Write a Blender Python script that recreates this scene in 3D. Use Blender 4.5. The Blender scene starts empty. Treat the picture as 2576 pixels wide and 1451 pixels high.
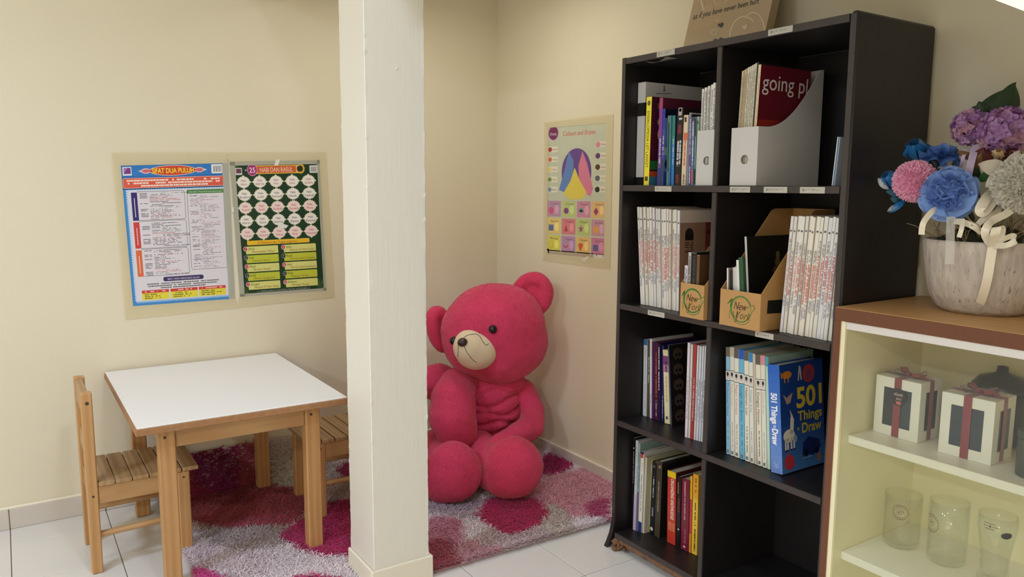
import bpy, bmesh, math, random
import numpy as np
from mathutils import Vector, Matrix, Euler, noise as mnoise

random.seed(7); np.random.seed(7)
S = bpy.context.scene
COL = S.collection
PI = math.pi

# ------------------------------------------------------------------ camera
CAM = np.array([-2.16227, -3.43816, 1.32]); F_PX = 1949.35
YAW, PITCH, ROLL = 0.58086, 0.13126, 0.00521
_cy, _sy, _cp, _sp = math.cos(YAW), math.sin(YAW), math.cos(PITCH), math.sin(PITCH)
FW = np.array([_sy*_cp, _cy*_cp, -_sp]); _R0 = np.array([_cy, -_sy, 0.0]); _U0 = np.cross(_R0, FW)
_cr, _sr = math.cos(ROLL), math.sin(ROLL)
RT = _cr*_R0 + _sr*_U0; UP = -_sr*_R0 + _cr*_U0
cam = bpy.data.cameras.new('camera'); cam.sensor_width = 36.0; cam.lens = F_PX/2576*36.0
cam.clip_start = 0.02
co = bpy.data.objects.new('camera', cam); COL.objects.link(co)
co.matrix_world = Matrix(((RT[0], UP[0], -FW[0], CAM[0]), (RT[1], UP[1], -FW[1], CAM[1]), (RT[2], UP[2], -FW[2], CAM[2]), (0, 0, 0, 1)))
S.camera = co

# ------------------------------------------------------------------ world, lamps, exposure
W = bpy.data.worlds.new('world'); S.world = W; W.use_nodes = True
W.node_tree.nodes['Background'].inputs[0].default_value = (1, .95, .85, 1); W.node_tree.nodes['Background'].inputs[1].default_value = 0.05
def lamp(name, loc, power, size, col, spread=170, rot=(0, 0, 0), sy=None):
    l = bpy.data.lights.new(name, 'AREA'); l.energy = power; l.color = col
    l.shape = 'DISK' if sy is None else 'RECTANGLE'; l.size = size
    if sy: l.size_y = sy
    l.spread = math.radians(spread)
    o = bpy.data.objects.new(name, l); o.location = loc; o.rotation_euler = rot; COL.objects.link(o)
lamp('ceiling_lamp_by_far_wall', (-3.8, -1.75, 2.82), 43, 0.60, (.78, .95, 1.28))
lamp('ceiling_lamp_mid_room', (-1.62, -2.7, 2.82), 16, 0.24, (.80, .95, 1.26))
lamp('added_fill_light_back', (-5.2, -5.2, 2.82), 106, 0.30, (.93, .95, 1.02))  # added fill light behind the camera, evens out the room's brightness
lamp('added_fill_light_nook', (-.62, -.72, 2.25), 4.1, 0.30, (1.02, 1.0, .92))  # added unseen fill light below the slab, brightens the nook walls
S.view_settings.view_transform = 'Standard'; S.view_settings.look = 'None'
S.view_settings.gamma = 1.0; S.view_settings.use_curve_mapping = False
S.view_settings.exposure = 0.0
S.cycles.transparent_max_bounces = 32; S.cycles.max_bounces = 14; S.cycles.diffuse_bounces = 6

# ------------------------------------------------------------------ survey: photograph point -> point on a real plane
def sray(u, v):
    return FW + (u-1288)/F_PX*RT - (v-725.5)/F_PX*UP
def hit(u, v, ax, val):
    r = sray(u, v); return CAM + (val-CAM[ax])/r[ax]*r
def hitp(u, v, P, N):
    r = sray(u, v); P = np.asarray(P, float); N = np.asarray(N, float)
    return CAM + ((P-CAM)@N)/(r@N)*r

# ------------------------------------------------------------------ colours and materials
def lin(c):
    if isinstance(c, str):
        c = c.lstrip('#'); c = [int(c[i:i+2], 16) for i in (0, 2, 4)]
    return tuple((x/255/12.92 if x/255 <= .04045 else ((x/255+.055)/1.055)**2.4) for x in c[:3])
MATS = {}
def mat(name, col=(200, 200, 200), rough=.5, bump=0, bscale=40, var=0, vscale=6, stretch=(1, 1, 1), metal=0, spec=.5, sheen=0, coat=0,
        attr=None, coords='Object', detail=4, bdist=.002, trans=0, wood=None, speck=None):
    if name in MATS: return MATS[name]
    m = bpy.data.materials.new(name); m.use_nodes = True; MATS[name] = m
    nt = m.node_tree; N = nt.nodes; L = nt.links; b = N['Principled BSDF']
    b.inputs['Roughness'].default_value = rough; b.inputs['Metallic'].default_value = metal
    b.inputs['Specular IOR Level'].default_value = spec
    if sheen: b.inputs['Sheen Weight'].default_value = sheen; b.inputs['Sheen Roughness'].default_value = .5
    if coat: b.inputs['Coat Weight'].default_value = coat; b.inputs['Coat Roughness'].default_value = .1
    tc = N.new('ShaderNodeTexCoord'); mp = N.new('ShaderNodeMapping'); L.new(tc.outputs[coords], mp.inputs[0]); mp.inputs['Scale'].default_value = stretch
    if coords == 'World':
        pass
    if attr:
        a = N.new('ShaderNodeAttribute'); a.attribute_name = attr; src = a.outputs['Color']
    else:
        r = N.new('ShaderNodeRGB'); r.outputs[0].default_value = lin(col)+(1,); src = r.outputs[0]
    if wood:
        wv = N.new('ShaderNodeTexWave'); wv.inputs['Scale'].default_value = wood[0]; wv.inputs['Distortion'].default_value = 5
        wv.inputs['Detail'].default_value = 3; wv.bands_direction = 'X'
        L.new(mp.outputs[0], wv.inputs['Vector'])
        nz = N.new('ShaderNodeTexNoise'); nz.inputs['Scale'].default_value = wood[0]*2; nz.inputs['Detail'].default_value = 6; L.new(mp.outputs[0], nz.inputs['Vector'])
        ad = N.new('ShaderNodeMath'); ad.operation = 'MULTIPLY'; L.new(wv.outputs['Fac'], ad.inputs[0]); L.new(nz.outputs['Fac'], ad.inputs[1])
        mx = N.new('ShaderNodeMix'); mx.data_type = 'RGBA'; mx.inputs[7].default_value = lin(wood[1])+(1,)
        L.new(src, mx.inputs[6]); L.new(ad.outputs[0], mx.inputs[0]); src = mx.outputs[2]
    if var:
        nz = N.new('ShaderNodeTexNoise'); nz.inputs['Scale'].default_value = vscale; nz.inputs['Detail'].default_value = 5; L.new(mp.outputs[0], nz.inputs['Vector'])
        mr = N.new('ShaderNodeMapRange'); mr.inputs[1].default_value = .3; mr.inputs[2].default_value = .7; mr.inputs[3].default_value = 1-var; mr.inputs[4].default_value = 1+var*.6
        L.new(nz.outputs['Fac'], mr.inputs[0])
        vm = N.new('ShaderNodeVectorMath'); vm.operation = 'SCALE'; L.new(src, vm.inputs[0]); L.new(mr.outputs[0], vm.inputs['Scale']); src = vm.outputs[0]
    if speck:
        nz = N.new('ShaderNodeTexNoise'); nz.inputs['Scale'].default_value = speck[0]; nz.inputs['Detail'].default_value = 8; L.new(mp.outputs[0], nz.inputs['Vector'])
        mr = N.new('ShaderNodeMapRange'); mr.inputs[1].default_value = speck[2]; mr.inputs[2].default_value = speck[2]+.12; L.new(nz.outputs['Fac'], mr.inputs[0])
        mx = N.new('ShaderNodeMix'); mx.data_type = 'RGBA'; mx.inputs[7].default_value = lin(speck[1])+(1,)
        L.new(src, mx.inputs[6]); L.new(mr.outputs[0], mx.inputs[0]); src = mx.outputs[2]
    L.new(src, b.inputs['Base Color'])
    if bump:
        nz = N.new('ShaderNodeTexNoise'); nz.inputs['Scale'].default_value = bscale; nz.inputs['Detail'].default_value = detail; L.new(mp.outputs[0], nz.inputs['Vector'])
        bp_ = N.new('ShaderNodeBump'); bp_.inputs['Strength'].default_value = bump; bp_.inputs['Distance'].default_value = bdist
        L.new(nz.outputs['Fac'], bp_.inputs['Height']); L.new(bp_.outputs[0], b.inputs['Normal'])
    if trans:
        out = N['Material Output']; tb = N.new('ShaderNodeBsdfTranslucent'); L.new(src, tb.inputs[0])
        ms = N.new('ShaderNodeMixShader'); ms.inputs[0].default_value = trans; L.new(b.outputs[0], ms.inputs[1]); L.new(tb.outputs[0], ms.inputs[2])
        L.new(ms.outputs[0], out.inputs[0])
    return m
def sheer(name, col, alpha, rough=.4, attr=None):
    """a cloth or film that lets part of the light straight through"""
    if name in MATS: return MATS[name]
    m = mat(name, col, rough, attr=attr); nt = m.node_tree; N = nt.nodes; L = nt.links
    t = N.new('ShaderNodeBsdfTransparent'); ms = N.new('ShaderNodeMixShader'); ms.inputs[0].default_value = alpha
    L.new(t.outputs[0], ms.inputs[1]); L.new(N['Principled BSDF'].outputs[0], ms.inputs[2]); L.new(ms.outputs[0], N['Material Output'].inputs[0])
    return m
def pane_glass(name, tint=(1, 1, 1), refl=.10):
    m = bpy.data.materials.new(name); m.use_nodes = True; MATS[name] = m; nt = m.node_tree; N = nt.nodes; L = nt.links
    N.remove(N['Principled BSDF']); t = N.new('ShaderNodeBsdfTransparent'); t.inputs[0].default_value = tint+(1,)
    g = N.new('ShaderNodeBsdfGlossy'); g.inputs['Roughness'].default_value = .03
    fr = N.new('ShaderNodeLayerWeight'); fr.inputs[0].default_value = .5
    pw = N.new('ShaderNodeMath'); pw.operation = 'POWER'; pw.inputs[1].default_value = 4.5; L.new(fr.outputs['Facing'], pw.inputs[0])
    ml = N.new('ShaderNodeMath'); ml.operation = 'MULTIPLY_ADD'; ml.inputs[1].default_value = .6; ml.inputs[2].default_value = refl*.4; L.new(pw.outputs[0], ml.inputs[0])
    ms = N.new('ShaderNodeMixShader'); L.new(ml.outputs[0], ms.inputs[0]); L.new(t.outputs[0], ms.inputs[1]); L.new(g.outputs[0], ms.inputs[2])
    L.new(ms.outputs[0], N['Material Output'].inputs[0]); return m

M_WALL = mat('wall_paint_cream', (227, 217, 190), .6, bump=.12, bscale=180, var=.025, vscale=1.5)
M_CEIL = mat('ceiling_white', (236, 232, 220), .8)
M_COLUMN = mat('column_gloss_paint', (234, 229, 214), .4, bump=.35, bscale=70, stretch=(1, 1, .08), var=.02, vscale=5)
M_TILE = mat('floor_tile_white', (226, 222, 214), .16, var=.03, vscale=3, speck=(4.0, (196, 190, 180), .66))
M_GROUT = mat('grout', (110, 104, 96), .9)
M_SKIRT = mat('skirting_tile', (208, 199, 186), .3, var=.03, vscale=4)
M_BEAD = mat('skirting_paint_bead', (238, 230, 208), .5, bump=.4, bscale=50)
M_PINE = mat('pine_wood', (196, 150, 92), .45, wood=(9, (150, 98, 48)), stretch=(1, 1, 1), var=.06, vscale=4, bump=.1, bscale=90)
M_PINE_X = mat('pine_wood_along_x', (194, 152, 102), .45, wood=(9, (166, 120, 74)), stretch=(.12, 1.5, 1.5), var=.06, vscale=4)
M_PINE_Y = mat('pine_wood_along_y', (180, 146, 102), .45, wood=(9, (150, 112, 70)), stretch=(1.5, .12, 1.5), var=.08, vscale=5)
M_PINE_Z = mat('pine_wood_along_z', (196, 150, 96), .42, wood=(9, (168, 120, 70)), stretch=(1.5, 1.5, .12), var=.06, vscale=4)
M_CHIP = mat('raw_board_edge', (164, 118, 78), .75, var=.12, vscale=60, bump=.4, bscale=200)
M_WHITEBOARD = mat('white_laminate', (240, 238, 236), .32)
M_SHELF = mat('black_brown_laminate', (31, 27, 26), .42, bump=.1, bscale=120, stretch=(1, 1, .1), var=.1, vscale=30)
M_SHELFEDGE = mat('black_edge_band', (62, 54, 52), .4, var=.1, vscale=30)
M_MDF = mat('swollen_chipboard', (128, 92, 66), .9, var=.25, vscale=90, bump=1, bscale=120)
M_TAG = mat('label_holder', (188, 184, 172), .35, var=.08, vscale=80)
M_PRINT = mat('print', rough=.5, attr='Col')
M_GLOSSP = mat('glossy_print', rough=.28, attr='Col')
M_PAGES = mat('paper_pages', (214, 204, 182), .85, bump=.3, bscale=300, stretch=(.02, 1, .02))
M_PINK = mat('pink_plush', (214, 66, 100), .85, sheen=.25, bump=.6, bscale=90, var=.1, vscale=9, spec=.1)
M_MUZZLE = mat('beige_velour', (226, 204, 168), .85, sheen=.2, bump=.15, bscale=300, spec=.15)
M_EYE = mat('black_plastic_eye', (12, 10, 10), .12)
M_NOSE = mat('brown_plastic_nose', (62, 44, 36), .3, bump=.3, bscale=200)
M_THREAD = mat('dark_thread', (70, 58, 44), .8)
M_KRAFT = mat('kraft_board', (192, 148, 92), .7, var=.05, vscale=40)
M_WCARD = mat('white_card', (206, 203, 200), .55)
M_GIFTC = mat('gift_card', (240, 238, 228), .5)
M_CABWOOD = mat('brown_wood_laminate', (206, 160, 104), .4, wood=(6, (186, 138, 84)), stretch=(1.2, .15, 1), var=.04, vscale=5)
M_CABEDGE = mat('reddish_brown_edge', (112, 66, 42), .4, wood=(8, (100, 56, 32)), stretch=(1, .2, .2), var=.08, vscale=12)
M_CREAM = mat('cream_melamine', (246, 238, 200), .45, var=.03, vscale=6)
M_CREAMW = mat('cream_white_shelf', (246, 242, 224), .35)
M_RAIL = mat('white_plastic_rail', (226, 222, 216), .4)
M_GLASS = pane_glass('cabinet_glass', (.95, .96, .93), .10)
M_TAPE = sheer('yellowed_tape', (240, 228, 190), .5, .35)
M_TAPE2 = sheer('clear_tape', (206, 204, 184), .55, .25)
M_BURG = mat('burgundy_ribbon', (146, 62, 72), .45, sheen=.3)
M_RIBBON = mat('cream_satin', (236, 226, 202), .3, sheen=.3)
M_LILAC = mat('lilac_satin', (196, 176, 208), .35)
M_POT = mat('rough_plaster_pot', (196, 184, 172), .9, bump=1, bscale=60, stretch=(1, 1, .25), var=.2, vscale=70, bdist=.004, speck=(150, (140, 124, 112), .60))
M_MOSS = mat('dark_moss', (44, 46, 26), .95, bump=1, bscale=60, bdist=.01, var=.3, vscale=30)
M_PETAL = mat('petal', rough=.6, attr='Col', trans=.2)
M_LEAF = mat('silk_leaf', (38, 62, 30), .5, var=.2, vscale=20)
M_TULLE_B = sheer('blue_tulle', (136, 170, 228), .74, .7)
M_TULLE_W = sheer('white_tulle', (236, 232, 220), .8, .7)
M_TULLE_P = mat('pink_tulle', (252, 196, 220), .8, trans=.25)
M_SATINB = mat('peacock_blue_satin', (24, 106, 168), .25, sheen=.2)
M_CANVAS = mat('beige_canvas', (182, 160, 128), .8, bump=.4, bscale=500)
M_DARKWIN = mat('smoky_film_window', (54, 62, 72), .12)
M_CLEAR = pane_glass('clear_glass', (.975, .98, .97), .12)
_n = M_CLEAR.node_tree; _t = _n.nodes.new('ShaderNodeTexVoronoi'); _t.inputs['Scale'].default_value = 90; _c = _n.nodes.new('ShaderNodeTexCoord'); _n.links.new(_c.outputs['Object'], _t.inputs['Vector'])
_p = _n.nodes.new('ShaderNodeBump'); _p.inputs['Strength'].default_value = .25; _p.inputs['Distance'].default_value = .004; _n.links.new(_t.outputs['Distance'], _p.inputs['Height'])
for _x in list(_n.nodes):
    if _x.type in ('BSDF_GLOSSY', 'LAYER_WEIGHT'): _n.links.new(_p.outputs[0], _x.inputs['Normal'])

# ------------------------------------------------------------------ mesh helpers
class MB:
    def __init__(s): s.v = []; s.f = []; s.c = []; s.smooth = False
    def add(s, vs, fs, col=None):
        o = len(s.v); s.v += [tuple(map(float, p)) for p in vs]
        for f in fs: s.f.append(tuple(i+o for i in f)); s.c.append(col)
        return s
    def box(s, x0, x1, y0, y1, z0, z1, bev=0, col=None, M=None):
        if x0 > x1: x0, x1 = x1, x0
        if y0 > y1: y0, y1 = y1, y0
        if z0 > z1: z0, z1 = z1, z0
        if bev <= 0:
            vs = [(x, y, z) for z in (z0, z1) for (x, y) in ((x0, y0), (x1, y0), (x1, y1), (x0, y1))]
            fs = [(3, 2, 1, 0), (4, 5, 6, 7), (0, 1, 5, 4), (1, 2, 6, 5), (2, 3, 7, 6), (3, 0, 4, 7)]
        else:
            b = min(bev, (x1-x0)/2.01, (y1-y0)/2.01, (z1-z0)/2.01)
            vs = []; idx = {}
            for sx in (0, 1):
                for sy in (0, 1):
                    for sz in (0, 1):
                        X = (x0, x1)[sx]; Y = (y0, y1)[sy]; Z = (z0, z1)[sz]
                        dx = b if sx == 0 else -b; dy = b if sy == 0 else -b; dz = b if sz == 0 else -b
                        for k, p in enumerate(((X, Y+dy, Z+dz), (X+dx, Y, Z+dz), (X+dx, Y+dy, Z))):
                            idx[(sx, sy, sz, k)] = len(vs); vs.append(p)
            fs = []
            q = lambda *a: fs.append(tuple(idx[t] for t in a))
            q((0,0,0,0),(0,0,1,0),(0,1,1,0),(0,1,0,0)); q((1,0,0,0),(1,1,0,0),(1,1,1,0),(1,0,1,0))
            q((0,0,0,1),(1,0,0,1),(1,0,1,1),(0,0,1,1)); q((0,1,0,1),(0,1,1,1),(1,1,1,1),(1,1,0,1))
            q((0,0,0,2),(0,1,0,2),(1,1,0,2),(1,0,0,2)); q((0,0,1,2),(1,0,1,2),(1,1,1,2),(0,1,1,2))
            for sx in (0, 1):
                for sy in (0, 1): q((sx,sy,0,0),(sx,sy,1,0),(sx,sy,1,1),(sx,sy,0,1))
            for sx in (0, 1):
                for sz in (0, 1): q((sx,0,sz,0),(sx,1,sz,0),(sx,1,sz,2),(sx,0,sz,2))
            for sy in (0, 1):
                for sz in (0, 1): q((0,sy,sz,1),(1,sy,sz,1),(1,sy,sz,2),(0,sy,sz,2))
            for sx in (0, 1):
                for sy in (0, 1):
                    for sz in (0, 1): q((sx,sy,sz,0),(sx,sy,sz,1),(sx,sy,sz,2))
        if M is not None: vs = [tuple(M @ Vector(p)) for p in vs]
        return s.add(vs, fs, col)
    def tube(s, pts, rad, n=10, col=None, cap=True):
        pts = [Vector(p) for p in pts]; m = len(pts); rad = rad if hasattr(rad, '__len__') else [rad]*m
        vs = []; prev = None
        for i, p in enumerate(pts):
            t = (pts[min(i+1, m-1)]-pts[max(i-1, 0)]).normalized()
            a = (prev - t*prev.dot(t)) if prev is not None else t.orthogonal()
            a = a.normalized() if a.length > 1e-6 else t.orthogonal().normalized(); prev = a; b = t.cross(a)
            for k in range(n):
                q = 2*PI*k/n; vs.append(p + rad[i]*(math.cos(q)*a+math.sin(q)*b))
        fs = [(i*n+k, i*n+(k+1) % n, (i+1)*n+(k+1) % n, (i+1)*n+k) for i in range(m-1) for k in range(n)]
        if cap: fs += [tuple(range(n-1, -1, -1)), tuple((m-1)*n+k for k in range(n))]
        return s.add(vs, fs, col)
    def lathe(s, prof, cx=0, cy=0, n=40, col=None):
        vs = []; m = len(prof)
        for r, z in prof:
            for k in range(n):
                q = 2*PI*k/n; vs.append((cx+r*math.cos(q), cy+r*math.sin(q), z))
        fs = [(i*n+k, i*n+(k+1) % n, (i+1)*n+(k+1) % n, (i+1)*n+k) for i in range(m-1) for k in range(n)]
        return s.add(vs, fs, col)
    def ball(s, c, r, rot=None, sub=2, col=None):
        bm = bmesh.new(); bmesh.ops.create_icosphere(bm, subdivisions=sub, radius=1)
        r = r if hasattr(r, '__len__') else (r, r, r); R = rot or Matrix.Identity(3)
        vs = [Vector(c) + R @ Vector((v.co.x*r[0], v.co.y*r[1], v.co.z*r[2])) for v in bm.verts]
        fs = [tuple(v.index for v in f.verts) for f in bm.faces]; bm.free()
        return s.add(vs, fs, col)
    def grid(s, fn, nu, nv, col=None, colfn=None):
        vs = [fn(i/(nu-1), j/(nv-1)) for j in range(nv) for i in range(nu)]; o = len(s.f)
        fs = [(j*nu+i, j*nu+i+1, (j+1)*nu+i+1, (j+1)*nu+i) for j in range(nv-1) for i in range(nu-1)]
        s.add(vs, fs, col)
        if colfn:
            k = o
            for j in range(nv-1):
                for i in range(nu-1): s.c[k] = colfn((i+.5)/(nu-1), (j+.5)/(nv-1)); k += 1
        return s
    def mesh(s, name, off=(0, 0, 0)):
        me = bpy.data.meshes.new(name)
        off = Vector(off); vs = [tuple(Vector(p)-off) for p in s.v]
        me.from_pydata(vs, [], s.f)
        if any(c is not None for c in s.c):
            at = me.color_attributes.new('Col', 'FLOAT_COLOR', 'CORNER'); arr = []
            for f, c in zip(s.f, s.c): arr += list((c or (.8, .8, .8))+(1.0,))*len(f)
            at.data.foreach_set('color', arr)
        if s.smooth: me.polygons.foreach_set('use_smooth', [True]*len(me.polygons))
        me.update(); return me
def root_off(p):
    while p is not None and p.parent is not None: p = p.parent
    return p.location if p is not None else Vector((0, 0, 0))
def obj(name, mb, m, parent=None, kind=None, smooth=None, at=None, local=False):
    """one mesh object; its vertices are given in world space (local=True: in the parent's space)"""
    if smooth is not None: mb.smooth = smooth
    off = at if at is not None else ((0, 0, 0) if local else root_off(parent))
    o = bpy.data.objects.new(name, mb.mesh(name, off) if isinstance(mb, MB) else mb); COL.objects.link(o)
    if at is not None: o.location = at
    if m is not None and not o.data.materials: o.data.materials.append(m)
    if parent is not None: o.parent = parent
    if kind: o['kind'] = kind
    return o
def tag(o, label, cat, group=None):
    o['label'] = label; o['category'] = cat
    if group: o['group'] = group
    return o
def thing(name, loc, label, cat, group=None, rot=(0, 0, 0)):
    o = bpy.data.objects.new(name, None); o.empty_display_size = .05; o.location = loc; o.rotation_euler = rot; COL.objects.link(o)
    return tag(o, label, cat, group)
def struct(name, mb, m, parent=None, **k):
    return obj(name, mb, m, parent, kind='structure', **k)

# ---- flat print: words, marks and fields of colour laid on a real sheet
_TXT = {}
def glyphs(s, bold=0, shear=0):
    k = (s, bold, shear)
    if k not in _TXT:
        cu = bpy.data.curves.new('t', 'FONT'); cu.body = s; cu.size = 1; cu.resolution_u = 4; cu.offset = bold; cu.shear = shear; cu.fill_mode = 'FRONT'
        ob = bpy.data.objects.new('t', cu); COL.objects.link(ob)
        me = bpy.data.meshes.new_from_object(ob.evaluated_get(bpy.context.evaluated_depsgraph_get()))
        vs = [(v.co.x, v.co.y) for v in me.vertices]; fs = [tuple(p.vertices) for p in me.polygons]
        COL.objects.unlink(ob); bpy.data.objects.remove(ob); bpy.data.curves.remove(cu); bpy.data.meshes.remove(me)
        x0 = min((v[0] for v in vs), default=0); x1 = max((v[0] for v in vs), default=1)
        _TXT[k] = ([(x-x0, y) for x, y in vs], fs, max(x1-x0, 1e-3))
    return _TXT[k]
class Print:
    """fn(x, y, layer) -> 3D point; y grows downwards on the sheet"""
    def __init__(s, fn): s.fn = fn; s.mb = MB()
    def poly(s, pts, col, l=1):
        s.mb.add([s.fn(x, y, l) for x, y in pts], [tuple(range(len(pts)))], lin(col)); return s
    def rect(s, x0, y0, x1, y1, col, l=1): return s.poly([(x0, y0), (x0, y1), (x1, y1), (x1, y0)], col, l)
    def quad(s, a, b, c_, d, col, l=1): return s.poly([a, b, c_, d], col, l)
    def ell(s, cx, cy, rx, ry, col, l=1, n=20, ang=0):
        ca, sa = math.cos(ang), math.sin(ang)
        return s.poly([(cx+rx*math.cos(-2*PI*k/n)*ca-ry*math.sin(-2*PI*k/n)*sa, cy+rx*math.cos(-2*PI*k/n)*sa+ry*math.sin(-2*PI*k/n)*ca) for k in range(n)], col, l)
    def ring(s, cx, cy, rx, ry, w, col, l=1, n=28, a0=0, a1=2*PI):
        for k in range(n):
            p, q = a0+(a1-a0)*k/n, a0+(a1-a0)*(k+1)/n
            s.poly([(cx+rx*math.cos(p), cy+ry*math.sin(p)), (cx+(rx-w)*math.cos(p), cy+(ry-w)*math.sin(p)), (cx+(rx-w)*math.cos(q), cy+(ry-w)*math.sin(q)), (cx+rx*math.cos(q), cy+ry*math.sin(q))], col, l)
        return s
    def line(s, pts, w, col, l=1):
        for (x0, y0), (x1, y1) in zip(pts, pts[1:]):
            dx, dy = x1-x0, y1-y0; L = math.hypot(dx, dy) or 1e-9; nx, ny = -dy/L*w/2, dx/L*w/2
            s.poly([(x0+nx, y0+ny), (x1+nx, y1+ny), (x1-nx, y1-ny), (x0-nx, y0-ny)], col, l)
        return s
    def rrect(s, x0, y0, x1, y1, r, col, l=1, slope=0):
        pts = []
        for cx, cy, a in ((x0+r, y0+r, 1.5*PI), (x0+r, y1-r, PI), (x1-r, y1-r, PI/2), (x1-r, y0+r, 0)):
            for k in range(4):
                q = a-k*PI/6
                pts.append((cx+r*math.cos(q), cy+r*math.sin(q)+slope*(cx-x0)))
        return s.poly(pts, col, l)
    def text(s, t, x, y, size, col, l=2, ang=0, width=None, bold=0, shear=0, center=False, sq=1):
        vs, fs, w = glyphs(t, bold, shear); sx = (width/w) if width else size*sq
        ca, sa = math.cos(ang), math.sin(ang); x_off = -w*sx/2 if center else 0
        pts = [(x+(gx*sx+x_off)*ca+gy*size*sa, y+(gx*sx+x_off)*sa-gy*size*ca) for gx, gy in vs]
        s.mb.add([s.fn(px, py, l) for px, py in pts], fs, lin(col)); return s
    def dashes(s, x, y, w, h, col, l=2, ang=0, dens=.75, rnd=random):
        """a line of print too small to read, as short strokes"""
        ca, sa = math.cos(ang), math.sin(ang); t = 0
        while t < w:
            dw = min(rnd.uniform(.6, 2.6)*h, w-t)
            if rnd.random() < dens:
                P = [(t, 0), (t, h), (t+dw*.85, h), (t+dw*.85, 0)]
                s.poly([(x+a*ca-b*sa, y+a*sa+b*ca) for a, b in P], col, l)
            t += dw
        return s
    def build(s, name, parent, m=None, local=False):
        return obj(name, s.mb, m or M_PRINT, parent, local=local)
def on_plane(P, N, lift=.0004):
    P = np.asarray(P, float); N = np.asarray(N, float); N = N/np.linalg.norm(N)
    return lambda u, v, l: hitp(u, v, P+N*lift*l, N)
def on_wall(ax, val, sgn=-1, lift=.0004):
    return lambda u, v, l: hit(u, v, ax, val+sgn*lift*l)

# ================================================================== ROOM
T = .3286
def room():
    X0, X1, Y0, Y1, H = -5.9, 0, -7.0, 0, 2.9
    struct('wall_back', MB().box(X0-.1, X1+.1, Y1, Y1+.1, -.05, H), M_WALL)
    struct('wall_right', MB().box(X1, X1+.1, Y0, Y1, -.05, H), M_WALL)
    struct('wall_left', MB().box(X0-.1, X0, Y0, Y1, -.05, H), M_WALL)
    struct('wall_front', MB().box(X0-.1, X1+.1, Y0-.1, Y0, -.05, H), M_WALL)
    struct('ceiling', MB().box(X0-.1, X1+.1, Y0-.1, Y1+.1, H, H+.1), M_CEIL)
    # lowered slab over the nook, carried by the column
    struct('trim_1', MB().box(-1.225, -.002, -1.70, -.002, 2.28, H-.002).box(-1.229, -1.032, -1.70, -.002, 2.125, 2.2795), M_CEIL)
    xs0, ys0 = -.5740-9*T, -1.4846-10*T
    fl = struct('floor', MB().box(X0-.1, X1+.1, Y0-.1, Y1+.1, -.06, -.003), M_GROUT)
    for a in ((X0, xs0, Y0, Y1), (xs0, X1, Y0, ys0)): obj('plain_floor', MB().box(*a, -.0028, 0), M_TILE, fl)
    g = .0028; me = None
    xs = -.5740; ys = -1.4846
    base = MB().box(g/2, T-g/2, g/2, T-g/2, -.012, 0, bev=.0012).mesh('tile'); base.materials.append(M_TILE)
    for i in range(-9, 2):
        for j in range(-10, 5):
            x, y = xs+i*T, ys+j*T
            x1, y1 = min(x+T, X1-.001), min(y+T, Y1-.001)
            if x1-x < .02 or y1-y < .02 or x < X0: continue
            if x1-x < T-.001 or y1-y < T-.001:
                o = obj('tile', MB().box(g/2, x1-x-g/2, g/2, y1-y-g/2, -.012, 0, bev=.0012), M_TILE, fl, local=True)
            else:
                o = obj('tile', base, None, fl, local=True)
            o.location = (x, y, random.uniform(-.0002, .0002))
    hb, tb = .080, .011
    bb = struct('baseboard_back', MB().box(X0+.001, -.001, -.006, -.0005, hb, hb+.006), M_BEAD)
    br = struct('baseboard_right', MB().box(-.006, -.0005, Y0+.01, -.001, hb, hb+.006), M_BEAD)
    bm = MB().box(g/2, T-g/2, -tb, -.0005, .0005, hb, bev=.002).mesh('tile'); bm.materials.append(M_SKIRT)
    for i in range(-16, 1):
        x = xs+i*T; o = obj('tile', bm, None, bb, local=True); o.location = (x, 0, 0)
    obj('tile', MB().box(xs+T+g/2, -.002, -tb, -.0005, .0005, hb, bev=.002), M_SKIRT, bb, local=True)
    bm2 = MB().box(-tb, -.0005, g/2, T-g/2, .0005, hb, bev=.002).mesh('tile'); bm2.materials.append(M_SKIRT)
    for j in range(-16, 4):
        o = obj('tile', bm2, None, br, local=True); o.location = (0, ys+j*T, 0)
    obj('paint_bead', MB().tube([(X0+.01, -.006, hb+.004), (-.004, -.006, hb+.004)], .006, 8), M_BEAD, bb)
    obj('paint_bead', MB().tube([(-.006, -6.9, hb+.004), (-.006, -.006, hb+.004)], .006, 8), M_BEAD, br)
room()

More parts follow.
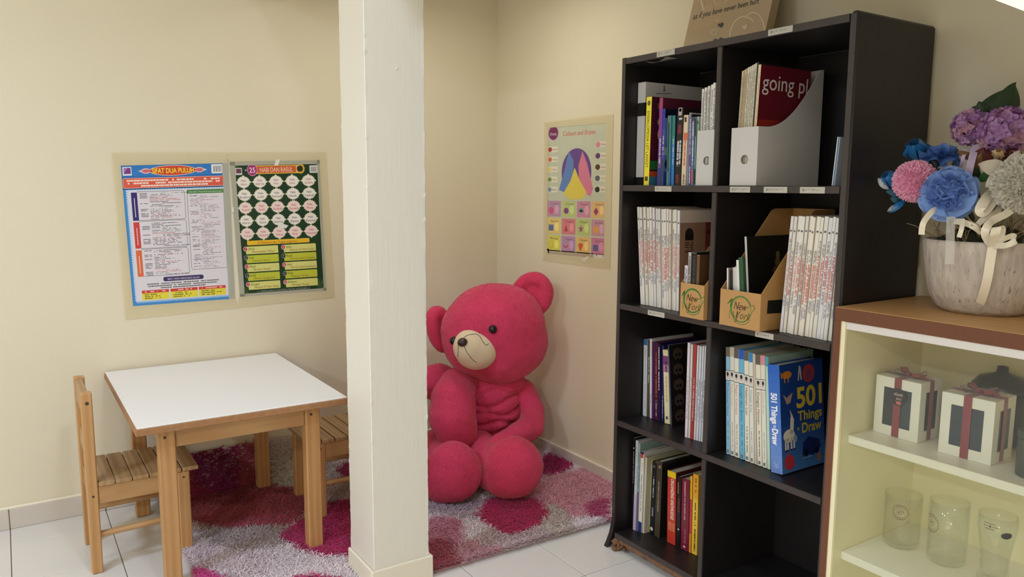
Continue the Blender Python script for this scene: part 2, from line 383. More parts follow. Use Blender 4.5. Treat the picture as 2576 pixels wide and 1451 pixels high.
def column():
    x0, x1, y0, y1 = -1.230, -1.0307, -1.2104, -1.0107; n = 150; H = 2.118; b = .002
    g = .012
    prof = [(x0, y0+g, 0), (x0, y0+b, 1), (x0+b, y0, 1), (x0+g, y0, 0), (x1-g, y0, 0), (x1-b, y0, 1), (x1, y0+b, 1), (x1, y0+g, 0), (x1, y1-g, 0), (x1-b, y1, 0), (x0+g, y1, 0), (x0+b, y1, 1), (x0, y1-b, 1), (x0, y1-g, 0)]
    mb = MB(); vs = []; m = len(prof); n = 420
    for k in range(n+1):
        z = .002 + H*k/n
        for i, (x, y, ed) in enumerate(prof):
            c = (x > -1.13)*2+(y > -1.11)
            q = (mnoise.noise(Vector((c*7.3, 0, z*14)))*.0010 + mnoise.noise(Vector((c*3.1, 5, z*60)))*.0007 + max(0, mnoise.noise(Vector((c*9.1, 2, z*40)))-.35)*.006) if ed else 0
            vs.append((x+(1 if c >= 2 else -1)*q, y+(1 if c % 2 else -1)*q, z))
    mb.add(vs, [(k*m+i, k*m+(i+1) % m, (k+1)*m+(i+1) % m, (k+1)*m+i) for k in range(n) for i in range(m)])
    o = struct('column', mb, M_COLUMN)
    t = .011; h = .082
    for a in ((x0-t, x1+t, y0-t, y0-.001), (x0-t, x0-.001, y0, y1), (x1+.001, x1+t, y0, y1)):
        obj('tile', MB().box(*a, .0005, h, bev=.003), M_BEAD, o)
    p = hit(998, 172, 1, y0)
    obj('nail_head', MB().ball((p[0], y0-.001, p[2]), (.004, .003, .004)), M_COLUMN, o, smooth=True)
column()
def stairs():
    f = lambda y: 1.93+.561*(y+2.25)
    ya, yb = -1.702, -3.9; mb = MB(); vs = []
    for x in (-1.05, -.003): vs += [(x, ya, f(ya)), (x, ya, f(ya)+.36), (x, yb, f(yb)+.36), (x, yb, f(yb))]
    mb.add(vs, [(0, 1, 2, 3), (7, 6, 5, 4), (0, 3, 7, 4), (1, 5, 6, 2), (0, 4, 5, 1), (3, 2, 6, 7)])
    struct('trim_2', mb, M_CEIL)
stairs()

# ================================================================== BOOKSHELF
SX, SB, SYL, SYR = -.3677, -.012, -1.3793, -2.25
ZT, Z1, Z2, Z3, Z4 = 1.751, 1.3246, .9135, .491, .0686
YM = -1.8087; PT = .018
def bookshelf():
    t = thing('bookshelf', ((SX+SB)/2, (SYL+SYR)/2, 0), 'tall black eight-cubby bookshelf against the cream wall, with a peeling bottom corner', 'bookshelf')
    # far side panel, its foot flared by damp
    mb = MB(); n = 14; vs = []
    for k in range(n+1):
        z = .001 + (ZT-.001)*(0 if k == 0 else (k/n)**2.2)
        d = .03*max(0, 1-z/.12)**1.6
        for x, y in ((SX, SYL), (SB, SYL), (SB, SYL-PT), (SX, SYL-PT)):
            w = d if x == SX else d*.2
            vs.append((x-w*.35, y+w, z))
    mb.add(vs, [(k*4+i, k*4+(i+1) % 4, (k+1)*4+(i+1) % 4, (k+1)*4+i) for k in range(n) for i in range(4)]+[(3, 2, 1, 0), (n*4, n*4+1, n*4+2, n*4+3)])
    obj('side_panel', mb, M_SHELF, t)
    obj('side_panel', MB().box(SX, SB, SYR, SYR+.022, .001, ZT+.004, bev=.006), M_SHELF, t)
    obj('edge_band', MB().box(SX-.0012, SX+.0004, SYR+.003, SYR+.019, .02, ZT-.004), M_SHELFEDGE, t)
    obj('edge_band', MB().box(SX-.0012, SX+.0004, SYL-PT+.001, SYL-.001, .14, ZT-.004), M_SHELFEDGE, t)
    e = .0006
    obj('top_board', MB().box(SX+.001, SB, SYR+.022+e, SYL-PT-e, ZT-.022, ZT-.001, bev=.001), M_SHELF, t)
    obj('edge_band', MB().box(SX-.0008, SX+.0008, SYR+.023, SYL-PT-e, ZT-.021, ZT-.002), M_SHELFEDGE, t)
    obj('back_panel', MB().box(SB-.004, SB-.0005, SYR+.0235, SYL-PT-e, .06, ZT-.0235), M_SHELF, t)
    zs = [Z1, Z2, Z3, Z4]
    for z in zs:
        obj('shelf_board', MB().box(SX+.001, SB-.005, SYR+.022+e, SYL-PT-e, z-.020, z, bev=.001), M_SHELF, t)
        obj('edge_band', MB().box(SX-.0008, SX+.0008, SYR+.023, SYL-PT-e, z-.019, z-.001), M_SHELFEDGE, t)
    for za, zb in ((Z1, ZT-.022), (Z2, Z1-.02), (Z3, Z2-.02), (Z4, Z3-.02)):
        obj('divider', MB().box(SX+.002, SB-.005, YM-PT/2, YM+PT/2, za+.0004, zb-.0004, bev=.001), M_SHELF, t)
        obj('edge_band', MB().box(SX-.0002, SX+.0018, YM-PT/2+.001, YM+PT/2-.001, za+.001, zb-.001), M_SHELFEDGE, t)
    # swollen raw board under the bottom shelf and the crumbled corner
    mb = MB(); n = 40; vs = []
    for k in range(n+1):
        y = SYL-.03+(SYR+.03-SYL+.03)*k/n; q = mnoise.noise(Vector((y*30, 3, 0)))*.004
        vs += [(SX+.004+q, y, Z4-.021), (SX+.004+q, y, Z4-.036+q), (SX+.05, y, Z4-.036), (SX+.05, y, Z4-.021)]
    mb.add(vs, [(k*4+i, k*4+(i+1) % 4, (k+1)*4+(i+1) % 4, (k+1)*4+i) for k in range(n) for i in range(4)]+[(0, 1, 2, 3), (n*4+3, n*4+2, n*4+1, n*4)])
    o = obj('bottom_rail', mb, M_MDF, t); o['label'] = 'raw brown chipboard rail under the bottom shelf'
    mb = MB()
    for k in range(60):
        p = Vector((SX-.006+random.uniform(0, .05), SYL-.012-abs(random.gauss(0, .022)), random.uniform(.006, .04))); r = random.uniform(.004, .011)
        mb.ball(p, (r, r*1.2, r*.8), Euler((random.random()*3, random.random()*3, 0)).to_matrix(), 1)
    o = obj('crumbled_corner', mb, M_MDF, t, kind='stuff'); o['label'] = 'crumbled brown chipboard at the damp foot'
    def tagp(u0, v0, u1, v1, z):
        a, b = hit(u0, v0, 0, SX-.003), hit(u1, v1, 0, SX-.003); zc = z-.011
        h = obj('label_tag', MB().box(SX-.0032, SX-.0012, b[1], a[1], zc-.0085, zc+.0085, bev=.0006), M_TAG, t)
        P = Print(lambda x, y, l: (SX-.0033-.0002*l, a[1]+(b[1]-a[1])*x, zc+.0085-.017*y))
        P.dashes(.15, .36, .7, .3*.12, (70, 66, 60)); P.dashes(.15, .5, .62, .04, (80, 76, 70))
        P.rect(.12, .3, .16, .7, (120, 116, 108)); P.build('label_print', h)
    for q in ((1652, 136, 1697, 132, ZT), (1932, 82, 1994, 76, ZT), (1647, 476, 1689, 476, Z1), (1836, 475, 1887, 475, Z1), (1921, 476, 1980, 476, Z1), (2012, 476, 2075, 476, Z1), (1629, 797, 1671, 803, Z2), (1899, 850, 1945, 860, Z2)): tagp(*q)
    a = hit(1632, 152, 0, SX+.02); b = hit(1688, 140, 0, SX+.02)
    obj('curled_tape', MB().grid(lambda i, j: (SX-.001+.05*j, a[1]+(b[1]-a[1])*i, ZT-.0225-.012*math.sin(PI*i)*(1-j)), 8, 4), M_TAPE2, t)
bookshelf()

# ================================================================== BOOKS
BT = {}; PREV = {}
def dark(c, k): return tuple(x*k for x in c)
def book(us, vb, vt, xs, level, depth, spine, cover=None, label='', cat='book', group=None, name='book', deco=None, cdeco=None, page=(214, 204, 182), ut=None, h=None, gap=.0004, hard=None, yy=None, lean=None):
    """us = spine edges at its foot, vb / vt = foot and top heights seen in the photograph, xs = how far back the spine stands"""
    if yy: y0, y1 = yy
    else: y0, y1 = hit(us[0], vb, 0, xs)[1], hit(us[1], vb, 0, xs)[1]
    if h is None: h = hit(us[0], vt, 0, xs)[2]-level
    if lean is None: lean = math.atan2(y0-hit(ut, vt, 0, xs)[1], h) if ut is not None else 0
    # neighbours in a row rest against each other without sinking in
    key = (round(level, 3), (y0+y1)/2 > YM)
    if key not in PREV and round(level, 3) in (round(Z1, 3), round(Z2, 3), round(Z3, 3), round(Z4, 3)): PREV[key] = ((SYL-PT if key[1] else YM-PT/2)-.0006, 0.0, 9.0)
    if key in PREV:
        yb, sl, hp = PREV[key]
        if y0 > yb-.0004: y0 = yb-.0004; y1 = min(y1, y0-.003)
        hm = min(h, hp); lim = yb+sl*hm-.0004
        if y0-math.tan(lean)*hm > lim: lean = math.atan((y0-lim)/hm)
    PREV[key] = (y1-.0002, -math.tan(lean), h)
    t = max((y0-y1)*math.cos(lean)-gap, .002)
    cover = cover or spine; cs, cc, cpg = lin(spine), lin(cover), lin(page)
    hard = t > .007 if hard is None else hard
    mb = MB()
    if hard:
        w = .0018
        mb.box(0, depth, -t/2, -t/2+w, 0, h, col=cc); mb.box(0, depth, t/2-w, t/2, 0, h, col=cc)
        mb.box(-.0006, .0015, -t/2, t/2, 0, h, bev=.0006, col=cs)
    else:
        mb.add([(0, -t/2, 0), (0, t/2, 0), (0, t/2, h), (0, -t/2, h), (depth, -t/2, 0), (depth, t/2, 0), (depth, t/2, h), (depth, -t/2, h)], [], None)
        o = len(mb.v)-8
        for f, c in (((0, 3, 2, 1), cs), ((4, 5, 6, 7), cpg), ((0, 4, 7, 3), cc), ((1, 2, 6, 5), cc), ((2, 3, 7, 6), cpg), ((0, 1, 5, 4), cpg)):
            mb.f.append(tuple(i+o for i in f)); mb.c.append(c)
    o = obj(name, mb, M_GLOSSP, None, local=True)
    BT[o.name] = t
    o.location = (xs, (y0+y1)/2, level+.0006+abs(math.sin(lean))*t/2); o.rotation_euler = (lean, 0, 0)
    tag(o, label, cat, group)
    if hard: obj('pages', MB().box(.003, depth-.004, -t/2+.0022, t/2-.0022, .002, h-.004), M_PAGES, o, local=True)
    if deco:   # spine print: x runs down the spine 0..h, y across it from the near edge 0..t
        P = Print(lambda x, y, l: (-.0006-.0002*l, -t/2+y*t, h-x*h))
        deco(P, h, t); P.build('spine_lettering', o, M_GLOSSP, local=True)
    if cdeco:  # cover print on the face towards the near end of the shelf
        P = Print(lambda x, y, l: (x*depth, -t/2-.0002*l, h-y*h)); cdeco(P, depth, h); P.build('cover_lettering', o, M_GLOSSP, local=True)
    return o
# spine frame: x = 0 (top) .. 1 (foot), y = 0 (edge nearer the room's near end) .. 1
def sp_rect(P, x0, x1, col, y0=.0, y1=1., l=1): P.poly([(x0, y0), (x0, y1), (x1, y1), (x1, y0)][::-1], col, l)
def sp_text(P, s, x0, x1, col, y=.3, hgt=.5, bold=.0, l=2):
    vs, fs, w = glyphs(s, bold, 0); k = (x1-x0)/w
    P.mb.add([P.fn(x0+gx*k, y+hgt-gy*hgt/.72, l) for gx, gy in vs], fs, lin(col))
def sp_dash(P, x0, x1, col, n=1, y0=.25, y1=.75, l=2, seed=0, h=1, t=.1):
    r = random.Random(seed)
    for k in range(n):
        a = y0+(y1-y0)*k/n; b = y0+(y1-y0)*(k+.7)/n; x = x0
        while x < x1:
            d = min(r.uniform(.25, 1.0)*.012, x1-x)
            if r.random() < .8: P.poly([(x, b), (x, a), (x+d*.75, a), (x+d*.75, b)][::-1], col, l)
            x += d
def magazine_row(n, u0, u1, vb0, vb1, ut0, ut1, vt0, vt1, xs, level, label, group, seed, reds):
    r = random.Random(seed); ws = [r.uniform(.75, 1.25) for _ in range(n)]; tot = sum(ws); a = 0
    for k in range(n):
        fa, fb = a/tot, (a+ws[k])/tot; a += ws[k]
        L = lambda p, q, f: p+(q-p)*f
        col = r.choice([(232, 228, 220), (226, 222, 210), (236, 230, 216), (222, 222, 226)])
        def deco(P, h, t, k=k):
            s = r.uniform(.30, .40); e = s+r.uniform(.26, .36)
            sp_rect(P, .115, .13, (90, 84, 84), .3, .75)
            if r.random() < reds: sp_dash(P, s, e, r.choice([(206, 92, 88), (216, 120, 112), (196, 84, 96)]), 2, .15, .85, seed=k+seed)
            else: sp_dash(P, s, e, (222, 160, 150), 2, .2, .8, seed=k+seed)
            sp_dash(P, s-.12, s-.01, (150, 146, 150), 2, .2, .8, seed=k+seed+50); sp_dash(P, e+.02, e+r.uniform(.1, .16), (150, 150, 166), 2, .2, .8, seed=k+seed+90)
            sp_rect(P, 0, 1, (120, 114, 106), -.0, .06)
        y0 = hit(L(u0, u1, fa), L(vb0, vb1, fa), 0, xs)[1]; y1 = hit(L(u0, u1, fb), L(vb0, vb1, fb), 0, xs)[1]
        h = hit(L(u0, u1, fa), L(vt0, vt1, fa), 0, xs)[2]-level
        yt = hit(L(ut0, ut1, fa), L(vt0, vt1, fa), 0, xs)[1]
        last = book(None, 0, 0, xs+r.uniform(-.002, .003), level, .215, col, (206, 190, 176), label, 'magazine', group, 'magazine', deco, yy=(y0, y1), h=h+r.uniform(-.002, .002), lean=math.atan2(y0-yt, h), hard=False, page=(225, 220, 205))
    return last

# ---- top row, far cubby
def top_left():
    lv, xs = Z1, -.345
    # white carton at the back, with a black strip below it
    y0, y1 = -1.399, -1.436; c = thing('carton', (-.31, (y0+y1)/2, lv), 'pale grey carton with a small dark emblem, behind the yellow book', 'box')
    obj('carton_body', MB().box(-.312, -.03, y1, y0, lv+.028, lv+.348, bev=.001), M_WCARD, c)
    obj('carton_base', MB().box(-.308, -.034, y1+.001, y0-.001, lv+.0006, lv+.0275), M_SHELF, c)
    obj('black_band', MB().box(-.3128, -.20, y1-.0008, y0+.0004, lv+.235, lv+.279), M_SHELF, c)
    P = Print(on_wall(1, y1-.0003, -1)); P.poly([(1668, 230), (1671, 220), (1675, 230), (1673, 230), (1671.5, 225), (1670, 230)], (60, 60, 66)); P.ell(1671, 218, 2, 2, (60, 60, 66))
    P.dashes(1650, 234, 40, 2.2, (120, 118, 122)); P.build('emblem_print', c)
    def yl(P, h, t):
        sp_text(P, 'ENSIKLOPEDIA LET LANGIT', .16, .80, (90, 80, 20), .25, .5); P.ell(.07, .5, .03, .3, (110, 100, 30)); P.rect(.9, .2, .95, .8, (80, 70, 20))
    def ylc(P, d, h):
        for q in ((.25, .1, .14, .07, (150, 110, 60)), (.3, .42, .17, .12, (220, 200, 60)), (.22, .28, .1, .05, (210, 180, 50)), (.5, .6, .2, .05, (60, 120, 60)), (.6, .08, .05, .05, (190, 160, 60))): P.ell(*q)
        P.rect(0, .72, 1, .82, (40, 110, 60)); P.rect(0, .84, 1, .9, (190, 80, 40)); P.rect(0, .9, 1, 1, (60, 130, 170))
    book((1619, 1632), 468, 246, xs, lv, .235, (238, 222, 50), (78, 28, 50), 'tall bright yellow encyclopedia spine with dark letters', deco=yl, cdeco=ylc, ut=1627)
    def pu(P, h, t):
        sp_rect(P, 0, .12, (170, 60, 110)); sp_rect(P, .12, .45, (130, 60, 150)); sp_dash(P, .45, .75, (230, 230, 235), 1, seed=2); sp_rect(P, .8, 1, (40, 50, 120))
    book((1653, 1661), 468, 248, xs, lv, .2, (110, 70, 140), (90, 30, 50), 'tall slim book with magenta and violet spine, beside the yellow encyclopedia', deco=pu, ut=1660)
    def bl(P, h, t): sp_rect(P, 0, .25, (40, 50, 160)); sp_dash(P, .35, .6, (230, 230, 240), 1, seed=3); sp_rect(P, .65, 1, (40, 60, 110))
    def blc(P, d, h):
        P.rect(0, 0, 1, .12, (20, 26, 50)); P.rect(0, .12, 1, .45, (100, 130, 190)); P.ell(.15, .35, .05, .03, (20, 30, 60)); P.ell(.12, .42, .06, .03, (20, 30, 60)); P.rect(0, .5, 1, .6, (150, 170, 170)); P.ell(.2, .72, .18, .1, (20, 24, 30)); P.rect(0, .82, 1, 1, (40, 80, 160))
    book((1662, 1668), 468, 275, xs-.002, lv, .19, (60, 70, 160), (90, 120, 180), 'blue picture book with a dark figure on its cover, in the top row', deco=bl, cdeco=blc, ut=1668)
    def te(P, h, t): sp_rect(P, 0, 1, (110, 120, 80), .35, .75); sp_rect(P, .1, .8, (150, 140, 90), .5, .7); sp_rect(P, .75, 1, (50, 110, 170), .0, .4)
    book((1676, 1685), 468, 292, xs-.004, lv, .18, (60, 130, 140), (40, 110, 170), 'teal and olive spined book in the top row', deco=te, ut=1680)
    def t2(P, h, t): sp_rect(P, 0, .4, (50, 130, 120)); sp_rect(P, .4, 1, (50, 120, 190)); sp_dash(P, .3, .7, (200, 220, 220), 1, seed=5)
    book((1686, 1695), 468, 292, xs, lv, .18, (50, 120, 180), (36, 60, 90), 'green to blue spined book in the top row', deco=t2, ut=1689)
    def bk(P, h, t):
        sp_rect(P, 0, .10, (190, 170, 170), .2, .8); sp_rect(P, .01, .05, (120, 30, 40), .3, .7); sp_dash(P, .12, .16, (235, 235, 235), 1, .1, .9, seed=6); sp_rect(P, .22, .33, (120, 40, 50), .2, .8); sp_dash(P, .42, .75, (235, 235, 235), 2, .1, .9, seed=7); sp_rect(P, .86, .97, (110, 40, 46), .3, .8)
    book((1697, 1711), 468, 273, xs-.003, lv, .16, (22, 20, 24), (30, 18, 24), 'black spined comic with white stacked title and red marks', deco=bk, ut=1705)
    def cr(P, h, t): sp_rect(P, .03, .1, (70, 60, 60), .3, .8); sp_rect(P, .25, .36, (220, 110, 80), .0, .8); sp_dash(P, .36, .72, (210, 90, 80), 1, seed=8); sp_dash(P, .84, .98, (90, 80, 70), 1, seed=9)
    book((1712.5, 1724), 468, 291, xs, lv, .17, (226, 206, 176), (196, 190, 184), 'cream spined book with red lettering in the top row', deco=cr, ut=1716)
    def cov(P, d, h): P.rect(.02, .02, .98, .98, (22, 20, 26)); P.rect(.02, .02, .06, .98, (60, 40, 60))
    book((1725, 1730), 468, 285, xs+.004, lv, .24, (150, 160, 176), (176, 178, 184), 'tall thin book with a pale framed dark cover', cdeco=cov, ut=1727)
    def pw(P, h, t): sp_rect(P, .2, .95, (90, 70, 110), .5, 1); sp_dash(P, .03, .55, (236, 236, 242), 1, .3, .8, seed=11); sp_dash(P, .72, .97, (236, 236, 242), 1, .2, .8, seed=12)
    book((1731, 1736.5), 468, 295, xs-.002, lv, .17, (100, 96, 150), (80, 76, 110), 'violet spined book with white letters in the top row', deco=pw, ut=1735)
    def gb(P, h, t): sp_rect(P, .0, .1, (90, 60, 90)); sp_dash(P, .06, .7, (240, 240, 246), 1, .2, .75, seed=13); sp_rect(P, .78, .97, (170, 90, 110), .1, .9)
    book((1737.5, 1743.5), 468, 295, xs-.003, lv, .17, (110, 120, 160), (90, 110, 130), 'grey-blue spined book with white letters in the top row', deco=gb, ut=1741)
    def gn(P, h, t): sp_rect(P, .02, .28, (40, 66, 60), .2, .8); sp_dash(P, .3, .7, (170, 200, 190), 1, seed=14); sp_rect(P, .76, .98, (30, 50, 56), .1, .9)
    book((1744.5, 1749), 468, 295, xs-.001, lv, .17, (90, 146, 136), (90, 140, 140), 'sea-green spined book in the top row', deco=gn, ut=1748)
    def pg(P, h, t): sp_rect(P, .06, .11, (60, 66, 66), .2, .8); sp_dash(P, .16, .6, (120, 160, 150), 1, seed=15); sp_rect(P, .85, .97, (90, 120, 116), .3, .6)
    book((1749.8, 1754), 468, 294, xs+.002, lv, .17, (190, 206, 196), (180, 196, 190), 'pale green spined booklet beside the white magazine file', deco=pg, ut=1753)

def hole_panel(mb, y0, y1, z0, z1, x0, x1, cy, cz, r, n=24):
    """an upright board facing the room (thickness along x) with a round finger hole"""
    sq = [(y0, z0), (y1, z0), (y1, z1), (y0, z1)]
    def ray(a):
        dy, dz = math.cos(a), math.sin(a); ts = []
        if dy > 1e-9: ts.append((y1-cy)/dy)
        if dy < -1e-9: ts.append((y0-cy)/dy)
        if dz > 1e-9: ts.append((z1-cz)/dz)
        if dz < -1e-9: ts.append((z0-cz)/dz)
        k = min(ts); return (cy+k*dy, cz+k*dz)
    angs = sorted(set([2*PI*k/n for k in range(n)]+[math.atan2(z-cz, y-cy) % (2*PI) for y, z in sq])); m = len(angs)
    vs = []
    for x in (x0, x1):
        vs += [(x,)+ray(a) for a in angs]; vs += [(x, cy+r*math.cos(a), cz+r*math.sin(a)) for a in angs]
    fs = []
    for k in range(m):
        j = (k+1) % m
        fs += [(k, m+k, m+j, j), (2*m+k, 2*m+j, 3*m+j, 3*m+k), (m+k, 3*m+k, 3*m+j, m+j), (k, j, 2*m+j, 2*m+k)]
    mb.add(vs, fs)
def side_board(mb, prof, ya, yb):
    n = len(prof); vs = [(x, y, z) for y in (ya, yb) for x, z in prof]
    mb.add(vs, [tuple(range(n)), tuple(range(2*n-1, n-1, -1))]+[(i, n+i, n+(i+1) % n, (i+1) % n) for i in range(n)])
def white_file(x0, x1, yl, yr, lv, hf, hb, label):
    t = thing('magazine_file', ((x0+x1)/2, (yl+yr)/2, lv), label, 'magazine file'); w = .002
    mb = MB(); hole_panel(mb, yr, yl, lv+.0006, lv+hf, x0, x0+w, (yl+yr)/2-.003, lv+hf*.45, .0135); obj('front_panel', mb, M_WCARD, t)
    prof = [(x0+w, lv+.0006), (x1, lv+.0006), (x1, lv+hb)]; L = x1-x0
    prof += [(x1-L*.06, lv+hb-.002)]
    for k in range(1, 15):
        q = k/15; prof.append((x1-L*.06-L*.86*q, lv+hf+(hb-hf)*(1-math.sin(q*PI/2))**1.15*.97))
    prof += [(x0+w, lv+hf)]
    for y in (yl, yr+w): mb = MB(); side_board(mb, prof, y-w, y); obj('side_panel', mb, M_WCARD, t)
    obj('back_panel', MB().box(x1, x1+w, yr, yl, lv+.0006, lv+hb), M_WCARD, t)
    obj('bottom_panel', MB().box(x0+w, x1, yr+w, yl-w, lv+.0008, lv+.0026), M_WCARD, t)
    return t
def top_files():
    lv = Z1
    white_file(-.357, -.085, -1.722, -1.7985, lv, .167, .335, 'white magazine file pressed against the divider, holding white magazines')
    r = random.Random(4); y = -1.7265
    for k in range(6):
        w = r.uniform(.009, .0115)
        def deco(P, h, t): sp_dash(P, .04, .5, (150, 150, 156), 1, .2, .8, seed=k+20); sp_rect(P, 0, 1, (90, 86, 84), 0, .1)
        book(None, 0, 0, -.345+r.uniform(-.004, .004), lv+.0035, .215, (232, 230, 224), (214, 208, 196), 'white spined magazine standing in the divider-side white file', 'magazine', 'magazines in the divider-side white file', 'magazine', deco, yy=(y, y-w), h=.288+k*.0035, lean=0, hard=False); y -= w+.0008
    white_file(-.357, -.076, -1.857, -1.954, lv, .167, .345, 'white magazine file with a finger hole, holding tan magazines and a dark red one')
    y = -1.8615; h = .325
    cols = [(226, 214, 186), (206, 176, 140), (222, 206, 168), (214, 190, 156), (232, 226, 206), (226, 222, 204), (230, 226, 208), (222, 216, 196), (230, 224, 204), (40, 40, 38)]
    for k, c in enumerate(cols):
        w = (.0055, .0045, .0045, .0045, .0065, .0055, .0055, .0055, .0055, .006)[k]
        def deco(P, hh, t): sp_dash(P, .05, .5, (150, 140, 120), 1, .3, .7, seed=k+40); sp_rect(P, 0, 1, (100, 92, 76), 0, .12)
        lab, g = ('cream or tan thin magazine in the open white file', 'thin magazines in the open white file') if k < 9 else ('thin black magazine in the open white file', None)
        book(None, 0, 0, -.343, lv+.0035, .21, c, c, lab, 'magazine', g, 'magazine', deco if k < 9 else None, yy=(y, y-w), h=h+.002*k, lean=math.radians(2.2), hard=False); y -= w+.0006
    def gp(P, h, t): sp_dash(P, .05, .6, (190, 170, 140), 1, .3, .7, seed=71)
    def gpc(P, d, h):
        P.text('going pl', .05, .20, .19, (232, 226, 222), 2, width=.90)
        P.rect(0, .45, 1, 1, (150, 44, 34)); P.rect(0, .58, 1, .66, (176, 70, 40), 2); P.rect(0, .7, 1, 1, (40, 24, 20), 3)
        for k in range(12): P.ell(.05+.06*k, .7+.01*(k % 3), .05, .03+.01*(k % 2), (30, 22, 20), 3, n=8)
        P.dashes(.1, .78, .5, .03, (200, 190, 180), 4)
    book(None, 0, 0, -.345, lv+.0035, .225, (226, 206, 170), (104, 26, 38), 'dark red travel magazine titled going places, in the open white file', 'magazine', None, 'magazine', gp, gpc, yy=(y, y-.0095), h=.335, lean=math.radians(2.2), hard=False)
    def bw(P, h, t): sp_rect(P, 0, 1, (60, 90, 140), .35, .55); sp_rect(P, 0, 1, (220, 226, 232), .7, 1)
    y0 = hit(2101, 468, 0, -.33)[1]
    book(None, 0, 0, -.345, lv, .2, (150, 166, 186), (180, 190, 200), 'blue and white booklet leaning in the top near corner', 'booklet', None, 'booklet', bw, yy=(y0, y0-.0085), h=.125, lean=math.radians(4), hard=False)

# ---- kraft files: slanted cardboard with a round green word mark
def kraft(u0, u1, ut0, vt, x0, lv, label, window=True, back=.30):
    a, b = hit(u0, 820, 0, x0)[1], hit(u1, 820, 0, x0)[1]; x1 = -.07; b = max(b, YM+PT/2+.0015) if a > YM else b; hf = .108; t = thing('magazine_file', ((x0+x1)/2, (a+b)/2, lv), label, 'magazine file'); w = .002
    obj('front_panel', MB().box(x0, x0+w, b, a, lv+.0006, lv+hf), M_KRAFT, t)
    L = x1-x0; prof = [(x0+w, lv+.0006), (x1, lv+.0006), (x1, lv+back), (x1-L*.28, lv+back), (x1-L*.33, lv+back-.006), (x0+w, lv+hf)]
    for k, y in enumerate((a, b+w)):
        mb = MB(); side_board(mb, prof, y-w, y); obj('side_panel', mb, M_KRAFT, t)
    obj('back_panel', MB().box(x1, x1+w, b, a, lv+.0006, lv+back), M_KRAFT, t)
    obj('bottom_panel', MB().box(x0+w, x1, b+w, a-w, lv+.0008, lv+.0026), M_KRAFT, t)
    if window:
        P = Print(lambda x, y, l: (x, b-.0003*l, y)); P.poly([(x0+.028, lv+.05), (x0+.13, lv+.045), (x0+.13, lv+.085), (x0+.03, lv+.088)], (22, 24, 18)); P.build('side_window', t)
    W_ = a-b
    P = Print(lambda x, y, l: (x0-.0003*l, a-W_*x, lv+hf*(1-y)))
    k = hf/W_; cx, cy, r = .53, .48, .36
    g, dk = (44, 122, 46), (40, 60, 30)
    P.ring(cx, cy, r*k, r, .035*k, g, 1, a0=.3, a1=5.9); P.ring(cx+.01, cy+.015, (r-.03)*k, r-.02, .015*k, (70, 140, 60), 1, a0=2.2, a1=6.4)
    P.ring(cx+.015, cy+.06, r*k, r, .018*k, g, 1, a0=.7, a1=2.4)
    for q in ((-.02, .02), (.0, .0), (.02, -.02)): P.line([(cx-r*k-.06+q[0], cy-.1+q[1]), (cx-r*k+.03+q[0], cy-.24+q[1]), (cx-r*k+.02+q[0], cy-.02+q[1])], .014*k, g, 2)
    for q in range(5): P.ell(cx-r*k-.01, cy+.08+.05*q, .012*k, .02, g, 1, n=8)
    P.text('New', cx-.235*k*1.0, cy+.02, .30, (70, 50, 24), 3, ang=.03, width=.44*k, shear=.3)
    P.text('York', cx-.14*k, cy+.26, .30, (110, 96, 30), 3, ang=.03, width=.48*k, shear=.3)
    P.line([(cx+.2*k, cy-.05), (cx+.42*k, cy-.16), (cx+.46*k, cy-.08), (cx+.3*k, cy+.14)], .016*k, g, 2)
    P.line([(cx-.24*k, cy+.08), (cx-.24*k, cy+.2), (cx-.14*k, cy+.24), (cx-.12*k, cy+.1), (cx-.13*k, cy+.34), (cx-.2*k, cy+.38)], .014*k, dk, 3)
    P.build('word_mark', t)
    return a, b
